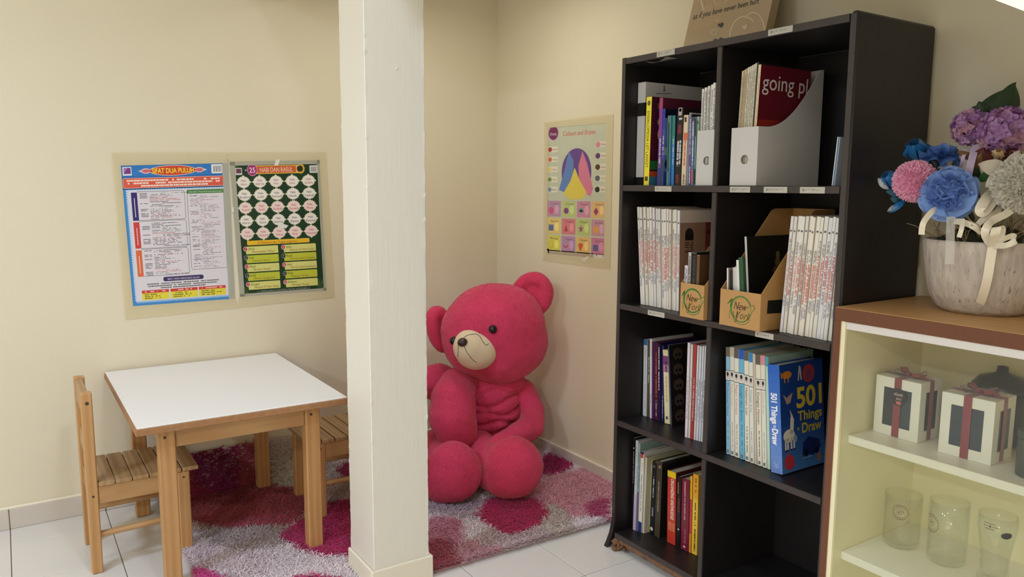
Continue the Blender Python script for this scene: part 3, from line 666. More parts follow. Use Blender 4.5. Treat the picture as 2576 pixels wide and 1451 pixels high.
def row2():
    lv = Z2
    last = magazine_row(15, 1611, 1708.5, 765, 786, 1602, 1713, 520, 529, -.320, lv, 'white magazine with faded red spine lettering, in the run beside the divider-side kraft file', 'white magazines beside the divider-side kraft file', 11, .55)
    t_ = .006
    P = Print(lambda x, y, l: (x*.215, -BT[last.name]/2-.0003*l, .29*(1-y)))
    P.rect(0, 0, 1, 1, (150, 116, 96), 1); P.rect(.55, 0, 1, .5, (110, 50, 44), 2)
    P.ell(.2, .13, .09, .07, (40, 34, 32), 2); P.rect(.11, .13, .29, .2, (40, 34, 32), 2)
    for k in range(5): P.dashes(.11, .22+.025*k, .18, .014, (60, 46, 40), 2)
    P.dashes(.6, .1, .38, .03, (50, 30, 26), 3); P.text('Co', .55, .36, .12, (170, 80, 70), 3)
    P.ell(.42, .50, .1, .09, (150, 110, 88), 3); P.ell(.43, .52, .06, .055, (120, 80, 62), 4); P.poly([(.28, .9), (.30, .68), (.36, .6), (.5, .58), (.6, .66), (.64, .9)][::-1], (64, 28, 32), 3)
    P.build('cover_lettering', last, M_GLOSSP, local=True)
    a, b = kraft(1709, 1782, 1713, 707, -.383, lv, 'narrow kraft file with green New York mark, pressed against the divider', False)
    def dsh(c, s, n=1):
        return lambda P, h, t: sp_dash(P, .05, .6, c, n, .15, .85, seed=s)
    y = a-.004
    for w, hh, c, lab, d in ((.013, .158, (222, 220, 222), 'white notebook in the divider-side kraft file', dsh((90, 90, 130), 5, 2)), (.012, .20, (196, 190, 186), 'black and white spined book in the divider-side kraft file', dsh((40, 38, 40), 6, 2)), (.022, .20, (30, 28, 28), 'thick black book in the divider-side kraft file', dsh((70, 66, 60), 7)), (.012, .195, (112, 80, 54), 'brown rounded folder in the divider-side kraft file', None)):
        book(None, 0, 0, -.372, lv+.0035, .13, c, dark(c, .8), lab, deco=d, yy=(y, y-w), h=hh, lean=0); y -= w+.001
    a, b = kraft(1809, 1911, 1814, 720, -.388, lv, 'wide kraft file with green New York mark and a dark side window', True, .342)
    y = a-.013
    for w, hh, c, lab, x, ln in ((.006, .165, (226, 220, 210), 'thin white pamphlet first in the wide kraft file', -.37, -3), (.012, .160, (34, 32, 32), 'short black notebook in the wide kraft file', -.365, -4), (.007, .168, (200, 196, 182), 'grey-white booklet in the wide kraft file', -.366, -5), (.009, .170, (214, 206, 210), 'pale lilac booklet in the wide kraft file', -.368, -6), (.010, .192, (232, 230, 226), 'taller white booklet in the wide kraft file', -.37, -7), (.016, .200, (36, 84, 48), 'dark green book in the wide kraft file', -.372, -8)):
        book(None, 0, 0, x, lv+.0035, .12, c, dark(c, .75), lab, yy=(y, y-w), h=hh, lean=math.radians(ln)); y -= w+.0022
    def st(P, d, h):
        P.rect(0, 0, 1, 1, (18, 20, 18), 1)
        P.poly([(.42, .98), (.46, .5), (.44, .42), (.48, .35), (.46, .3), (.52, .2), (.56, .3), (.58, .42), (.56, .52), (.54, .98)][::-1], (104, 86, 54), 2); P.ell(.52, .22, .035, .04, (120, 100, 66), 3); P.ell(.5, .4, .08, .05, (92, 74, 46), 3); P.poly([(.6, .95), (.64, .75), (.68, .72), (.66, .95)][::-1], (80, 66, 44), 2)
    book(None, 0, 0, -.362, lv+.0035, .26, (190, 190, 184), (18, 20, 18), 'black book with a bronze statuette on its cover, in the wide kraft file', cdeco=st, yy=(y, y-.008), h=.262, lean=math.radians(-9), hard=False)
    magazine_row(14, 1961.5, 2090, 836, 859, 1991, 2120, 543, 546, -.338, lv, 'white magazine with bright red spine lettering, leaning beside the wide kraft file', 'white magazines leaning beside the wide kraft file', 31, .8)
def row3():
    lv = Z3
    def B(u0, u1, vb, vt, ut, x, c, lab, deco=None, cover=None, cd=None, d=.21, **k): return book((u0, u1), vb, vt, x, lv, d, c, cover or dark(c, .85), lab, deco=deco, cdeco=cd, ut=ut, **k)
    B(1617, 1626, 1045, 853, 1613, -.252, (206, 210, 214), 'white spined book with a blue top, first on the third shelf', lambda P, h, t: (sp_rect(P, 0, .07, (60, 110, 160)), sp_dash(P, .1, .9, (190, 186, 178), 1, seed=1)))
    B(1627, 1633, 1047, 856, 1625, -.25, (96, 76, 62), 'brown spined book with pale lettering on the third shelf', lambda P, h, t: sp_dash(P, .2, .55, (210, 200, 186), 1, seed=2))
    B(1634.5, 1639, 1050, 852, 1633, -.252, (226, 220, 218), 'slim white book beside the purple one', lambda P, h, t: sp_dash(P, .7, .85, (150, 140, 150), 1, seed=3))
    B(1640, 1646, 1053, 860, 1640, -.25, (66, 34, 92), 'plain deep purple spined book')
    B(1647, 1654, 1056, 861, 1647, -.25, (96, 30, 44), 'dark maroon book with orange lettering', lambda P, h, t: (sp_dash(P, .12, .7, (230, 110, 60), 1, seed=4), sp_dash(P, .75, .95, (200, 190, 190), 1, seed=5)))
    B(1655, 1660, 1058, 863, 1655, -.252, (40, 30, 80), 'navy book with tall white lettering', lambda P, h, t: sp_dash(P, .04, .6, (226, 226, 236), 1, .15, .85, seed=6))
    B(1661, 1669, 1063, 867, 1662, -.245, (42, 32, 84), 'indigo book with small lettering near the foot', lambda P, h, t: sp_dash(P, .66, .95, (190, 180, 210), 1, seed=7))
    def cm(P, h, t): sp_rect(P, .0, .05, (226, 214, 170)); sp_rect(P, .08, .2, (130, 70, 120)); sp_rect(P, .2, .3, (180, 130, 150)); sp_dash(P, .15, .3, (60, 40, 60), 1, seed=8); sp_dash(P, .35, .7, (200, 180, 120), 1, seed=9); sp_rect(P, .9, .94, (80, 70, 60), .3, .7)
    B(1672, 1685, 1064, 880, 1664, -.250, (232, 222, 178), 'short cream book with a purple top band, leaning', cm)
    def sk(P, d, h):
        P.rect(0, 0, 1, 1, (26, 20, 18), 1)
        for i in range(5):
            for j in range(3):
                cx, cy = .2+.32*j, .12+.19*i; P.ell(cx, cy, .12, .075, (66, 54, 46), 2); P.ell(cx-.04, cy+.01, .03, .02, (20, 16, 14), 3, n=8); P.ell(cx+.04, cy+.01, .03, .02, (20, 16, 14), 3, n=8); P.rect(cx-.02, cy+.05, cx+.02, cy+.08, (20, 16, 14), 3)
        P.rect(.42, .35, .75, .55, (110, 30, 22), 4)
    B(1688, 1691, 1071, 869, 1680, -.262, (60, 70, 100), 'glossy dark book with rows of pale faces on its cover', None, (26, 20, 18), sk, .20, hard=False)
    for u0, u1, vb, vt, ut, x, c, lab, dd in (
        (1722.5, 1729, 1100, 860, 1730, -.303, (226, 214, 220), 'pale pink-white spined book beside the red one', (170, 140, 170)), (1730, 1735.5, 1104, 864, 1736, -.300, (222, 212, 204), 'cream-white spined book beside the red one', (190, 160, 150)),
        (1736.5, 1743.5, 1106, 863, 1746, -.300, (176, 62, 60), 'red spined book among the white ones on the third shelf', (226, 190, 186)), (1744.5, 1749, 1108, 866, 1753, -.298, (226, 218, 220), 'thin white book touching the red one, far from the divider', (150, 140, 170)),
        (1750, 1756, 1110, 868, 1758, -.296, (214, 216, 222), 'white book with grey spine lines near the divider', (130, 130, 150)), (1757, 1761.5, 1112, 868, 1766, -.294, (220, 220, 224), 'slim white book one from the divider', (130, 126, 140)), (1762.5, 1768, 1113, 867, 1771, -.292, (206, 208, 216), 'grey-white book touching the divider', (70, 66, 76))):
        B(u0, u1, vb, vt, ut, x, c, lab, lambda P, h, t, dd=dd: sp_dash(P, .35, .8, dd, 1, seed=int(u0)))
    # biography series: white and blue spines with a portrait band
    titles = [('Muhammad Natsir', (150, 196, 222), (120, 108, 92), (70, 120, 150)), ('Teuku Umar', (226, 222, 206), (196, 182, 156), (196, 176, 160)), ('Pegari Cemaya', (232, 226, 212), (96, 92, 86), (200, 110, 90)), ('Langit dan Bumi', (110, 184, 214), (28, 88, 190), (40, 110, 150)), ('Halaman Liar', (232, 226, 208), (100, 96, 88), (60, 56, 50)), ('Wajah Kita', (226, 226, 214), (50, 136, 196), (130, 160, 190)), (None, (206, 190, 170), (206, 190, 170), None), ('Gelagat Haiwan', (232, 226, 208), (100, 92, 82), (70, 66, 60)), ('Desa Kita', (230, 226, 206), (220, 140, 146), (200, 180, 170)), (None, (190, 220, 206), (70, 160, 180), None)]
    names = ['sky-blue topped series spine nearest the divider', 'series spine with a beige top and pale title', 'series spine with a grey top and red title', 'series spine in full sky blue with a royal blue top', 'series spine with a grey top and black title', 'series spine with a bright blue top and faint title', 'plain beige unlettered spine among the series', 'series spine with a dark grey top and long black title', 'series spine with a pink top', 'turquoise topped series spine touching the big blue book']
    u = [1827, 1838, 1849, 1861, 1874.5, 1887, 1898, 1905, 1918, 1930, 1938.5]; ut = [1826, 1834, 1845, 1857, 1870.5, 1882, 1894, 1899, 1911, 1925]; vb = [1142, 1145, 1149, 1155, 1160, 1166, 1168, 1175, 1179, 1183]; vt = [873, 873, 877, 879, 883, 887, 890, 893, 894, 897]
    for k, (ti, c, top, tcl) in enumerate(titles):
        def deco(P, h, t, ti=ti, c=c, top=top, tcl=tcl, k=k):
            sp_rect(P, 0, .085, top)
            if ti:
                sp_rect(P, .215, .305, (226, 222, 214), 0, 1); sp_rect(P, .212, .217, (40, 38, 36), 0, 1, 2); sp_rect(P, .303, .308, (40, 38, 36), 0, 1, 2)
                P.ell(.262, .5, .028, .24, (206, 190, 170), 3); P.ell(.245, .5, .018, .27, (48, 42, 38), 4); P.ell(.264, .38, .005, .05, (40, 36, 34), 4, n=8); P.ell(.264, .62, .005, .05, (40, 36, 34), 4, n=8)
                sp_text(P, ti, .33, .33+.021*len(ti), tcl, .25, .5); sp_dash(P, .68, .92, tuple(.6*x+40 for x in tcl), 1, .4, .65, seed=k)
                sp_rect(P, .955, .985, (120, 130, 130), .3, .8)
        B(u[k], u[k+1]-.8, vb[k], vt[k], ut[k], -.312, c, names[k], deco, group=None)
    def bspine(P, h, t):
        for i in range(12): P.poly([(i/12, 0), ((i+1)/12, 0), ((i+1)/12, 1), (i/12, 1)], (36+7*i, 100+4*i, 196+1*i), 1)
        vs, fs, w = glyphs('501 Things to Draw', .03, 0); sp_text(P, '501 Things', .26, .545, (246, 246, 250), .26, .52, .035); sp_text(P, 'to', .555, .585, (230, 236, 250), .36, .3, .02); sp_text(P, 'Draw', .59, .74, (246, 246, 250), .26, .52, .035)
        P.line([(.90, .3), (.93, .5), (.90, .7)], .012, (150, 180, 230), 2); P.line([(.93, .3), (.95, .5), (.93, .7)], .01, (150, 180, 230), 2)
    def bcov(P, d, h):
        for i in range(14): P.poly([(0, i/14), (0, (i+1)/14), (1, (i+1)/14), (1, i/14)], (30+6*max(0, i-6), 62+8*max(0, i-6), 130+7*max(0, i-6)), 1)
        Y = (214, 186, 60)
        P.text('501', .36, .42, .26, Y, 2, width=.60, bold=.03); P.text('Things', .38, .545, .125, Y, 2, width=.57, bold=.02); P.text('to', .36, .63, .05, Y, 2, bold=.02); P.text('Draw', .47, .665, .13, Y, 2, width=.46, bold=.02)
        P.ell(.16, .10, .11, .035, (206, 130, 50), 2); P.poly([(.08, .1), (.02, .06), (.03, .13)], (206, 130, 50), 2); P.rect(.1, .13, .12, .17, (206, 130, 50), 2); P.rect(.18, .13, .2, .17, (206, 130, 50), 2)
        P.poly([(.40, .17), (.44, .03), (.48, .05), (.5, .17), (.47, .17), (.45, .08), (.43, .17)], (196, 186, 170), 2); P.ell(.66, .12, .14, .085, (176, 60, 60), 2); P.ell(.66, .13, .07, .05, (120, 70, 100), 3)
        P.poly([(.06, .27), (.14, .31), (.2, .29), (.28, .27), (.22, .36), (.14, .37)], (176, 140, 130), 2)
        # white unicorn-like pony
        P.ell(.17, .66, .13, .06, (226, 218, 200), 2); P.poly([(.19, .65), (.21, .5), (.25, .47), (.29, .52), (.27, .64)], (226, 218, 200), 2); P.poly([(.22, .49), (.2, .42), (.25, .47)], (206, 190, 150), 2)
        for x in (.07, .12, .2, .26): P.rect(x, .68, x+.035, .79, (226, 218, 200), 2); P.rect(x, .785, x+.035, .8, (40, 36, 36), 3)
        P.ell(.31, .7, .04, .035, (150, 160, 190), 2)
        P.poly([(.06, .95), (.05, .87), (.1, .84), (.14, .81), (.18, .84), (.26, .86), (.28, .95), (.16, .98)], (190, 56, 66), 2)
        P.poly([(.46, .88), (.48, .76), (.62, .71), (.86, .76), (.9, .83), (.72, .9), (.6, .88)], (28, 44, 96), 2); P.ell(.55, .86, .05, .035, (20, 26, 50), 3); P.ell(.8, .86, .05, .03, (20, 26, 50), 3); P.rect(.46, .9, .7, .905, (190, 190, 190), 3)
        P.ell(.85, .93, .04, .04, (190, 110, 50), 2)
    book((1940, 1969.5), 1192, 917, -.322, lv, .20, (46, 116, 206), (30, 70, 150), 'big blue activity book titled 501 Things to Draw', deco=bspine, cdeco=bcov, ut=1931)
def row4():
    lv = Z4
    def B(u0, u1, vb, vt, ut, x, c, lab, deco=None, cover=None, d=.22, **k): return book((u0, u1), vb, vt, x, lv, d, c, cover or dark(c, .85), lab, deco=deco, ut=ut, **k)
    B(1588.5, 1591.5, 1316, 1099, 1594, -.298, (30, 26, 34), 'thin black book with a white dot, first on the bottom shelf', lambda P, h, t: (P.ell(.11, .5, .012, .3, (220, 214, 206)), sp_dash(P, .14, .5, (200, 196, 196), 1, seed=1)))
    B(1592, 1599, 1319, 1104, 1599, -.296, (206, 206, 210), 'white spined book with lilac foot on the bottom shelf', lambda P, h, t: (sp_rect(P, .6, 1, (196, 180, 200)), sp_dash(P, .05, .5, (160, 170, 176), 1, seed=2)))
    B(1599.5, 1604, 1322, 1112, 1606, -.293, (150, 178, 170), 'grey-teal spined book with violet foot', lambda P, h, t: (sp_rect(P, .55, 1, (120, 84, 130)), sp_dash(P, .1, .5, (70, 76, 80), 1, seed=3)))
    B(1604.5, 1614, 1330, 1132, 1611, -.290, (230, 226, 214), 'white book with a red top label and blue foot', lambda P, h, t: (sp_rect(P, .0, .025, (40, 40, 90)), sp_rect(P, .025, .075, (206, 60, 50), .2, .9), sp_rect(P, .87, 1, (40, 60, 130)), sp_dash(P, .14, .24, (206, 170, 160), 1, seed=4), sp_dash(P, .28, .74, (110, 104, 96), 1, .35, .65, seed=44)))
    B(1614.5, 1620.5, 1333, 1146, 1622, -.286, (208, 198, 170), 'plain cream spined book beside the lime one')
    B(1621, 1631.5, 1336, 1149, 1628, -.262, (196, 200, 60), 'lime green and white spined book', lambda P, h, t: (sp_rect(P, .07, .18, (226, 224, 206)), sp_rect(P, .42, .56, (222, 224, 190), .2, .9), sp_rect(P, .75, .9, (220, 222, 190)), sp_rect(P, .76, .8, (180, 180, 40), .3, .6)))
    B(1633, 1644, 1343, 1157, 1641, -.264, (26, 24, 32), 'black book with pale lettering and a round emblem at its foot', lambda P, h, t: (P.ell(.06, .5, .02, .3, (90, 86, 90)), sp_dash(P, .2, .5, (220, 216, 220), 1, .35, .65, seed=5), sp_dash(P, .62, .75, (150, 150, 190), 1, seed=6), P.ell(.93, .5, .025, .35, (206, 200, 190))))
    B(1645.5, 1659, 1351, 1154, 1653, -.266, (72, 64, 48), 'dark olive hardback with small pale lettering', lambda P, h, t: (sp_dash(P, .06, .1, (170, 160, 130), 1, seed=7), sp_dash(P, .26, .66, (190, 180, 150), 1, .4, .6, seed=8)), (30, 26, 22))
    B(1678, 1699, 1358, 1181, 1680, -.262, (196, 62, 44), 'thick red book titled Organizing Knowledge, with a yellow top', lambda P, h, t: (sp_rect(P, 0, .085, (236, 206, 40)), sp_text(P, 'ORGANIZING KNOWLEDGE', .1, .66, (244, 236, 226), .2, .38, .015), [sp_rect(P, .70, .82, (236, 190, 130), .14+.2*q, .2+.2*q, 2) for q in range(4)]), (90, 34, 28))
    B(1700.5, 1710, 1367, 1195, 1704, -.262, (34, 24, 28), 'black book with a white dot between red and maroon books', lambda P, h, t: (sp_rect(P, .08, .24, (150, 110, 60), .5, .8), P.ell(.74, .4, .012, .2, (224, 216, 210)), sp_dash(P, .3, .5, (150, 60, 70), 1, seed=10)))
    B(1711, 1731, 1374, 1199, 1713, -.258, (122, 34, 54), 'maroon hardback with a pale pink stripe title', lambda P, h, t: (sp_rect(P, .04, .2, (206, 130, 150), .45, .65), sp_dash(P, .2, .58, (226, 180, 190), 1, .45, .65, seed=11), sp_dash(P, .7, .9, (170, 90, 110), 1, seed=12), P.ell(.95, .5, .015, .15, (220, 200, 200))))
    B(1731.5, 1738.5, 1376, 1194, 1732, -.254, (222, 150, 60), 'orange book with a red middle beside the yellow one', lambda P, h, t: (sp_rect(P, 0, .3, (236, 186, 40)), sp_rect(P, .3, .75, (206, 64, 70)), sp_rect(P, .75, 1, (226, 140, 60))))
    B(1739.5, 1753, 1391, 1189, 1744.5, -.252, (240, 196, 66), 'yellow book with bold black lettering at the divider', lambda P, h, t: (sp_rect(P, 0, .3, (240, 172, 50)), sp_dash(P, .04, .22, (80, 50, 20), 1, .35, .65, seed=51), sp_dash(P, .35, .64, (60, 40, 20), 1, .35, .65, seed=52), sp_dash(P, .67, .96, (40, 30, 20), 1, .3, .68, seed=53)))
    # nothing stands in the near bottom cubby
top_left(); top_files(); row2(); row3(); row4()

# ================================================================== CANVAS PRINT ON THE SHELF TOP
def canvas():
    a = math.radians(15); n = np.array([-math.cos(a), 0, math.sin(a)]); up = np.array([math.sin(a), 0, math.cos(a)])
    P0 = np.array([-.155, -1.5, ZT+.001]); y0 = hitp(1720, 118, P0, n)[1]; y1 = hitp(1926, 82, P0, n)[1]; H = .42; th = .032
    t = thing('canvas_print', (P0[0], (y0+y1)/2, ZT), 'beige canvas with handwritten line and hearts, leaning on top of the bookshelf', 'wall art')
    mb = MB(); vs = []
    for d in (0, th):
        for yy, hh in ((y0, 0), (y1, 0), (y1, H), (y0, H)): vs.append((P0+up*hh-n*d)*[1, 0, 1]+np.array([0, yy, 0]))
    m = min(v[2] for v in vs); dz = ZT+.0005-m if m < ZT+.0005 else 0
    vs = [v+np.array([0, 0, dz]) for v in vs]; P0 = P0+np.array([0, 0, dz])
    mb.add(vs, [(0, 3, 2, 1), (4, 5, 6, 7), (0, 1, 5, 4), (1, 2, 6, 5), (2, 3, 7, 6), (3, 0, 4, 7)])
    obj('stretched_canvas', mb, M_CANVAS, t)
    P = Print(on_plane(P0, n, .0003)); sl = math.atan2(-43, 173)
    cr = (206, 190, 156); bk = (28, 20, 16)
    P.text('LOVE', 1768, 26, 74, cr, 1, ang=sl, width=150, bold=0); P.text('LOVE', 1771, 25, 70, (176, 152, 120), 2, ang=sl, width=143, bold=-.012)
    P.text('as if you have never been hurt', 1743, 49, 19, bk, 3, ang=sl, width=174, shear=.7)
    def heart(cx, cy, r, col, l, ang=-.3, out=None):
        pts = []
        for k in range(28):
            q = 2*PI*k/28; x = 16*math.sin(q)**3; y = -(13*math.cos(q)-5*math.cos(2*q)-2*math.cos(3*q)-math.cos(4*q))
            x, y = x*r/16, y*r/16; pts.append((cx+x*math.cos(ang)-y*math.sin(ang), cy+x*math.sin(ang)+y*math.cos(ang)))
        if out: P.line(pts+[pts[0]], out, col, l)
        else: P.poly(pts[::-1], col, l)
    heart(1813, 63, 7.5, bk, 3); heart(1808, 106, 14, bk, 3, -.2); heart(1796, 80, 9, cr, 2, out=1.6); heart(1804, 52, 5, (190, 166, 140), 2); heart(1874, 68, 7, (206, 186, 166), 3)
    P.ring(1872, 96, 38, 56, 3, cr, 1, a0=PI*.95, a1=1.72*PI); P.ring(1895, 82, 30, 52, 3, cr, 1, a0=1.25*PI, a1=2.1*PI)
    heart(1874, 88, 5, cr, 3); P.build('canvas_lettering', t)
canvas()

# ================================================================== WALL POSTERS
def bil(c):
    (ax, ay), (bx, by), (cx, cy), (dx, dy) = c
    def f(s, t): return ((ax*(1-s)+bx*s)*(1-t)+(dx*(1-s)+cx*s)*t, (ay*(1-s)+by*s)*(1-t)+(dy*(1-s)+cy*s)*t)
    return f
def sheet(name, corners, ax, parent, m, off=.0005, th=.0006):
    mb = MB(); vs = [hit(u, v, ax, -off-k*th) for k in (0, 1) for u, v in corners]
    mb.add(vs, [(0, 1, 2, 3), (7, 6, 5, 4), (0, 4, 5, 1), (1, 5, 6, 2), (2, 6, 7, 3), (3, 7, 4, 0)]); return obj(name, mb, m, parent)
def strip(f, s0, t0, s1, t1): return [f(s0, t0), f(s1, t0), f(s1, t1), f(s0, t1)]
def posters():
    K = lambda x, y: (x/3.155+260, y/3.155+360)
    tf = bil([K(65, 75), K(1765, 70), K(1832, 1222), K(175, 1400)])
    c1 = [K(118, 150), K(988, 130), K(1042, 1250), K(222, 1312)]; f1 = bil(c1)
    mid = hit(450, 590, 1, 0)
    t = thing('poster', (mid[0], -.0005, mid[2]), 'blue bordered text poster headed Sifat Dua Puluh, taped to the back wall', 'poster')
    sheet('sheet', c1, 1, t, mat('blue_paper', (44, 122, 196), .35, var=.05, vscale=12))
    Y = 130.0
    P = Print(lambda x, y, l: hit(*f1(x/100, y/Y), 1, -.0012-.00012*l))
    P.rect(.5, 24, 99.5, 129, (60, 140, 206)); P.rect(0, 13.2, 99, 24.5, (40, 104, 176), 1)
    P.rect(5.5, 25.5, 96, 125, (222, 216, 222), 2)
    for k in range(46):
        y = 26+k*2.15
        P.ell(5.6, y, 1.2, 1.0, (196, 214, 236), 3, n=8); P.ell(96, y, 1.2, 1.0, (196, 214, 236), 3, n=8)
    for k in range(39):
        P.ell(7.6+2.28*k, 25.6, .95, .9, (200, 216, 236), 3, n=8); P.ell(7.6+2.28*k, 125, 1.0, 1.1, (150, 186, 226), 3, n=8)
    for s in (-1, 1):
        P.ell(49+s*24.5, 8.6, 4.4, 2.4, (236, 200, 196), 2, n=14); P.ell(49+s*24.5, 8.6, 3.4, 1.6, (214, 100, 110), 3, n=14); P.poly([(49+s*28.5, 7.6), (49+s*31.5, 8.6), (49+s*28.5, 9.6)], (226, 226, 236), 2)
    P.ell(49, 8.6, 21.8, 4.7, (240, 214, 190), 3, n=32); P.ell(49, 8.6, 21.2, 4.2, (206, 62, 40), 4, n=32)
    P.text('SIFAT DUA PULUH', 30, 10.9, 6.4, (246, 222, 60), 5, width=38.5, bold=.02)
    P.rect(3.2, 4.6, 11.4, 12.2, (232, 230, 234), 2); P.rect(4.2, 5.4, 10.6, 10.8, (120, 50, 130), 3); P.poly([(4.2, 5.4), (4.2, 10.4), (8, 5.4)], (170, 110, 170), 4)
    P.rrect(84.5, 4.0, 94.6, 12.3, .8, (236, 236, 236), 2)
    for k in range(11): P.rect(86+k*.72, 5.4, 86+k*.72+(.22, .42, .3)[k % 3], 11, (30, 30, 40), 3)
    P.rrect(2.6, 14.6, 96.4, 23.8, 1.4, (240, 206, 190), 2); P.rrect(3, 15, 96, 23.4, 1.2, (222, 88, 66), 3)
    r = random.Random(3)
    for k, (x, w) in enumerate(((6, 86), (7, 85), (19, 62))): P.dashes(x, 16.2+2.4*k, w, 1.5, (246, 222, 206), 4, dens=.9, rnd=r)
    for a, b, c in ((27.5, 52.6, (44, 34, 110)), (54, 77.4, (208, 62, 58)), (79, 102.5, (222, 106, 62))): P.rect(9, a, 14.6, b, c, 3); P.rect(11.4, a+5, 12.1, b-3, (226, 214, 214), 4)
    P.dashes(9.6, 31, 4.2, 1.1, (226, 222, 236), 4, rnd=r)
    g = (96, 92, 90)
    for a, b in ((27, 52.6), (53.4, 77.6), (78.4, 102.3)): P.line([(14.6, a), (57, a), (58.4, a+1.5), (58.4, b-1.2), (57.4, b), (14.6, b)], .35, g, 3)
    P.line([(60.8, 28), (60.8, 97.5), (62, 99), (94.5, 99), (94.5, 28)], .35, g, 3); P.rrect(60.8, 26.6, 94.8, 30.2, .8, (70, 128, 70), 3); P.text('SIFAT-SIFAT YANG MUSTAHIL BAGI ALLAH', 62, 29.3, 1.9, (206, 226, 196), 4, width=31)
    y = 28.4
    while y < 101.5:
        if not (52 < y < 54.2 or 77 < y < 79.6):
            p = r.random(); c = (98, 94, 96) if p < .55 else ((196, 120, 116) if p < .8 else (140, 160, 140))
            if r.random() < .45: P.dashes(17, y, 7, .62, (84, 82, 84), 3, dens=.9, rnd=r)
            P.dashes(26 if r.random() < .8 else 36, y, r.uniform(10, 29), .58, c, 3, rnd=r)
        y += 1.28
    y = 32
    while y < 97.5:
        c = r.choice([(118, 110, 118), (168, 142, 156), (188, 140, 150), (132, 124, 130)])
        if r.random() < .4: P.dashes(63, y, 7, .55, (112, 106, 110), 3, rnd=r)
        P.dashes(72 if r.random() < .7 else 64, y, r.uniform(9, 20), .52, c, 3, rnd=r); y += 1.28
    P.rrect(33, 104, 71.5, 108, 1.6, (54, 42, 96), 3); P.text('SIFAT YANG HARUS BAGI ALLAH', 37, 107, 2.4, (226, 220, 236), 4, width=30.5)
    for k, (x, w) in enumerate(((17, 69), (18, 66), (30, 43))): P.dashes(x, 109.2+1.9*k, w, .95, (92, 88, 90), 3, dens=.9, rnd=r)
    for a, b in ((11.5, 37.5), (39, 65), (66.2, 92)):
        P.rect(a, 115, b, 117.6, (206, 62, 52), 3); P.rect(a, 117.6, b, 123.6, (228, 214, 60), 3); P.dashes(a+3, 115.8, b-a-6, 1, (240, 200, 190), 4, rnd=r)
        for q in range(3): P.dashes(a+2.5, 118.4+1.7*q, r.uniform(12, 20), .9, (110, 110, 40), 4, rnd=r)
    P.build('printed_matter', t)
    for q in ((0, 0, 1, .022), (.945, 0, 1.005, 1), (0, 0, .02, 1), (0, .985, 1, 1.0)): sheet('clear_tape', strip(f1, *q), 1, t, M_TAPE2, .0023, .0001)
    sheet('tape_strip', [tf(0, 0), tf(.535, 0), f1(1.0, .025), f1(-.01, .025)], 1, t, M_TAPE, .0028, .0001)
    sheet('tape_strip', [tf(0, 0), f1(.02, 0), f1(.02, 1), tf(0, 1)], 1, t, M_TAPE, .0031, .0001)
    sheet('tape_strip', [f1(-.01, .985), f1(1.0, .985), tf(.54, 1.0), tf(0, 1)], 1, t, M_TAPE, .0034, .0001)

    c2 = [K(1002, 135), K(1726, 122), K(1782, 1185), K(1086, 1236)]; f2 = bil(c2); mid = hit(705, 570, 1, 0)
    t2 = thing('poster', (mid[0], -.0005, mid[2]), 'dark green poster of 25 names in white ovals, taped beside the blue poster', 'poster')
    sheet('sheet', c2, 1, t2, mat('green_paper', (26, 58, 34), .35, var=.08, vscale=14))
    P = Print(lambda x, y, l: hit(*f2(x/100, y/Y), 1, -.0012-.00012*l))
    for k in range(60):   # lattice ornament in the corners
        x, y = random.choice([(2, 8), (96, 10), (3, 124), (95, 122)]); P.ring(x+random.uniform(-1, 7)*(1 if x < 50 else -1), y+random.uniform(-4, 4), 1.6, 1.6, .3, (96, 130, 56), 1, n=8)
    P.rect(5.5, 7.5, 12.6, 14, (226, 224, 220), 2); P.rect(6.2, 8.2, 11.9, 12.6, (110, 60, 80), 3)
    P.rrect(87, 6.5, 95.6, 13.6, .6, (226, 226, 222), 2)
    for k in range(10): P.rect(88.3+.66*k, 7.6, 88.3+.66*k+(.2, .4, .3)[k % 3], 12.6, (60, 60, 60), 3)
    P.rect(94.5, 4.5, 99, 6.2, (50, 120, 170), 2)
    P.rect(27, 5.6, 76, 13.6, (228, 186, 70), 2); P.rect(27, 6.4, 72, 12.8, (206, 90, 48), 3); P.text('NABI DAN RASUL', 32.5, 11.9, 6.2, (242, 224, 190), 4, width=36, bold=.0)
    P.ring(77, 9.3, 4.6, 4.8, 1.8, (214, 170, 50), 3, a0=-1.9, a1=1.9); P.ell(75.5, 9.4, 2.4, 2.8, (30, 34, 24), 4)
    P.ell(24, 9.6, 5.6, 5.8, (230, 170, 196), 4); P.ell(24, 9.6, 5.1, 5.3, (160, 44, 110), 5); P.text('25', 24, 12.2, 7, (246, 240, 244), 6, center=True); P.poly([(16, 9), (18.5, 9.6), (16, 10.6)], (206, 206, 196), 3)
    nm = 'Adam Idris Nuh Hud Soleh Ibrahim Luth Ismail Ishak Yaakub Yusuf Ayub Zulkifli Syuaib Musa Harun Daud Sulaiman Ilyas Ilyasa Yunus Zakaria Yahya Isa Muhammad'.split()
    rows = (21, 33.2, 45.2, 57.4, 69.6); gold = (176, 160, 90)
    for j, y in enumerate(rows): P.rect(8, y-.3, 92, y+.3, gold, 2)
    for i in range(5): P.rect(13.5+17.9*i-.25, 15, 13.5+17.9*i+.25, 75, gold, 2)
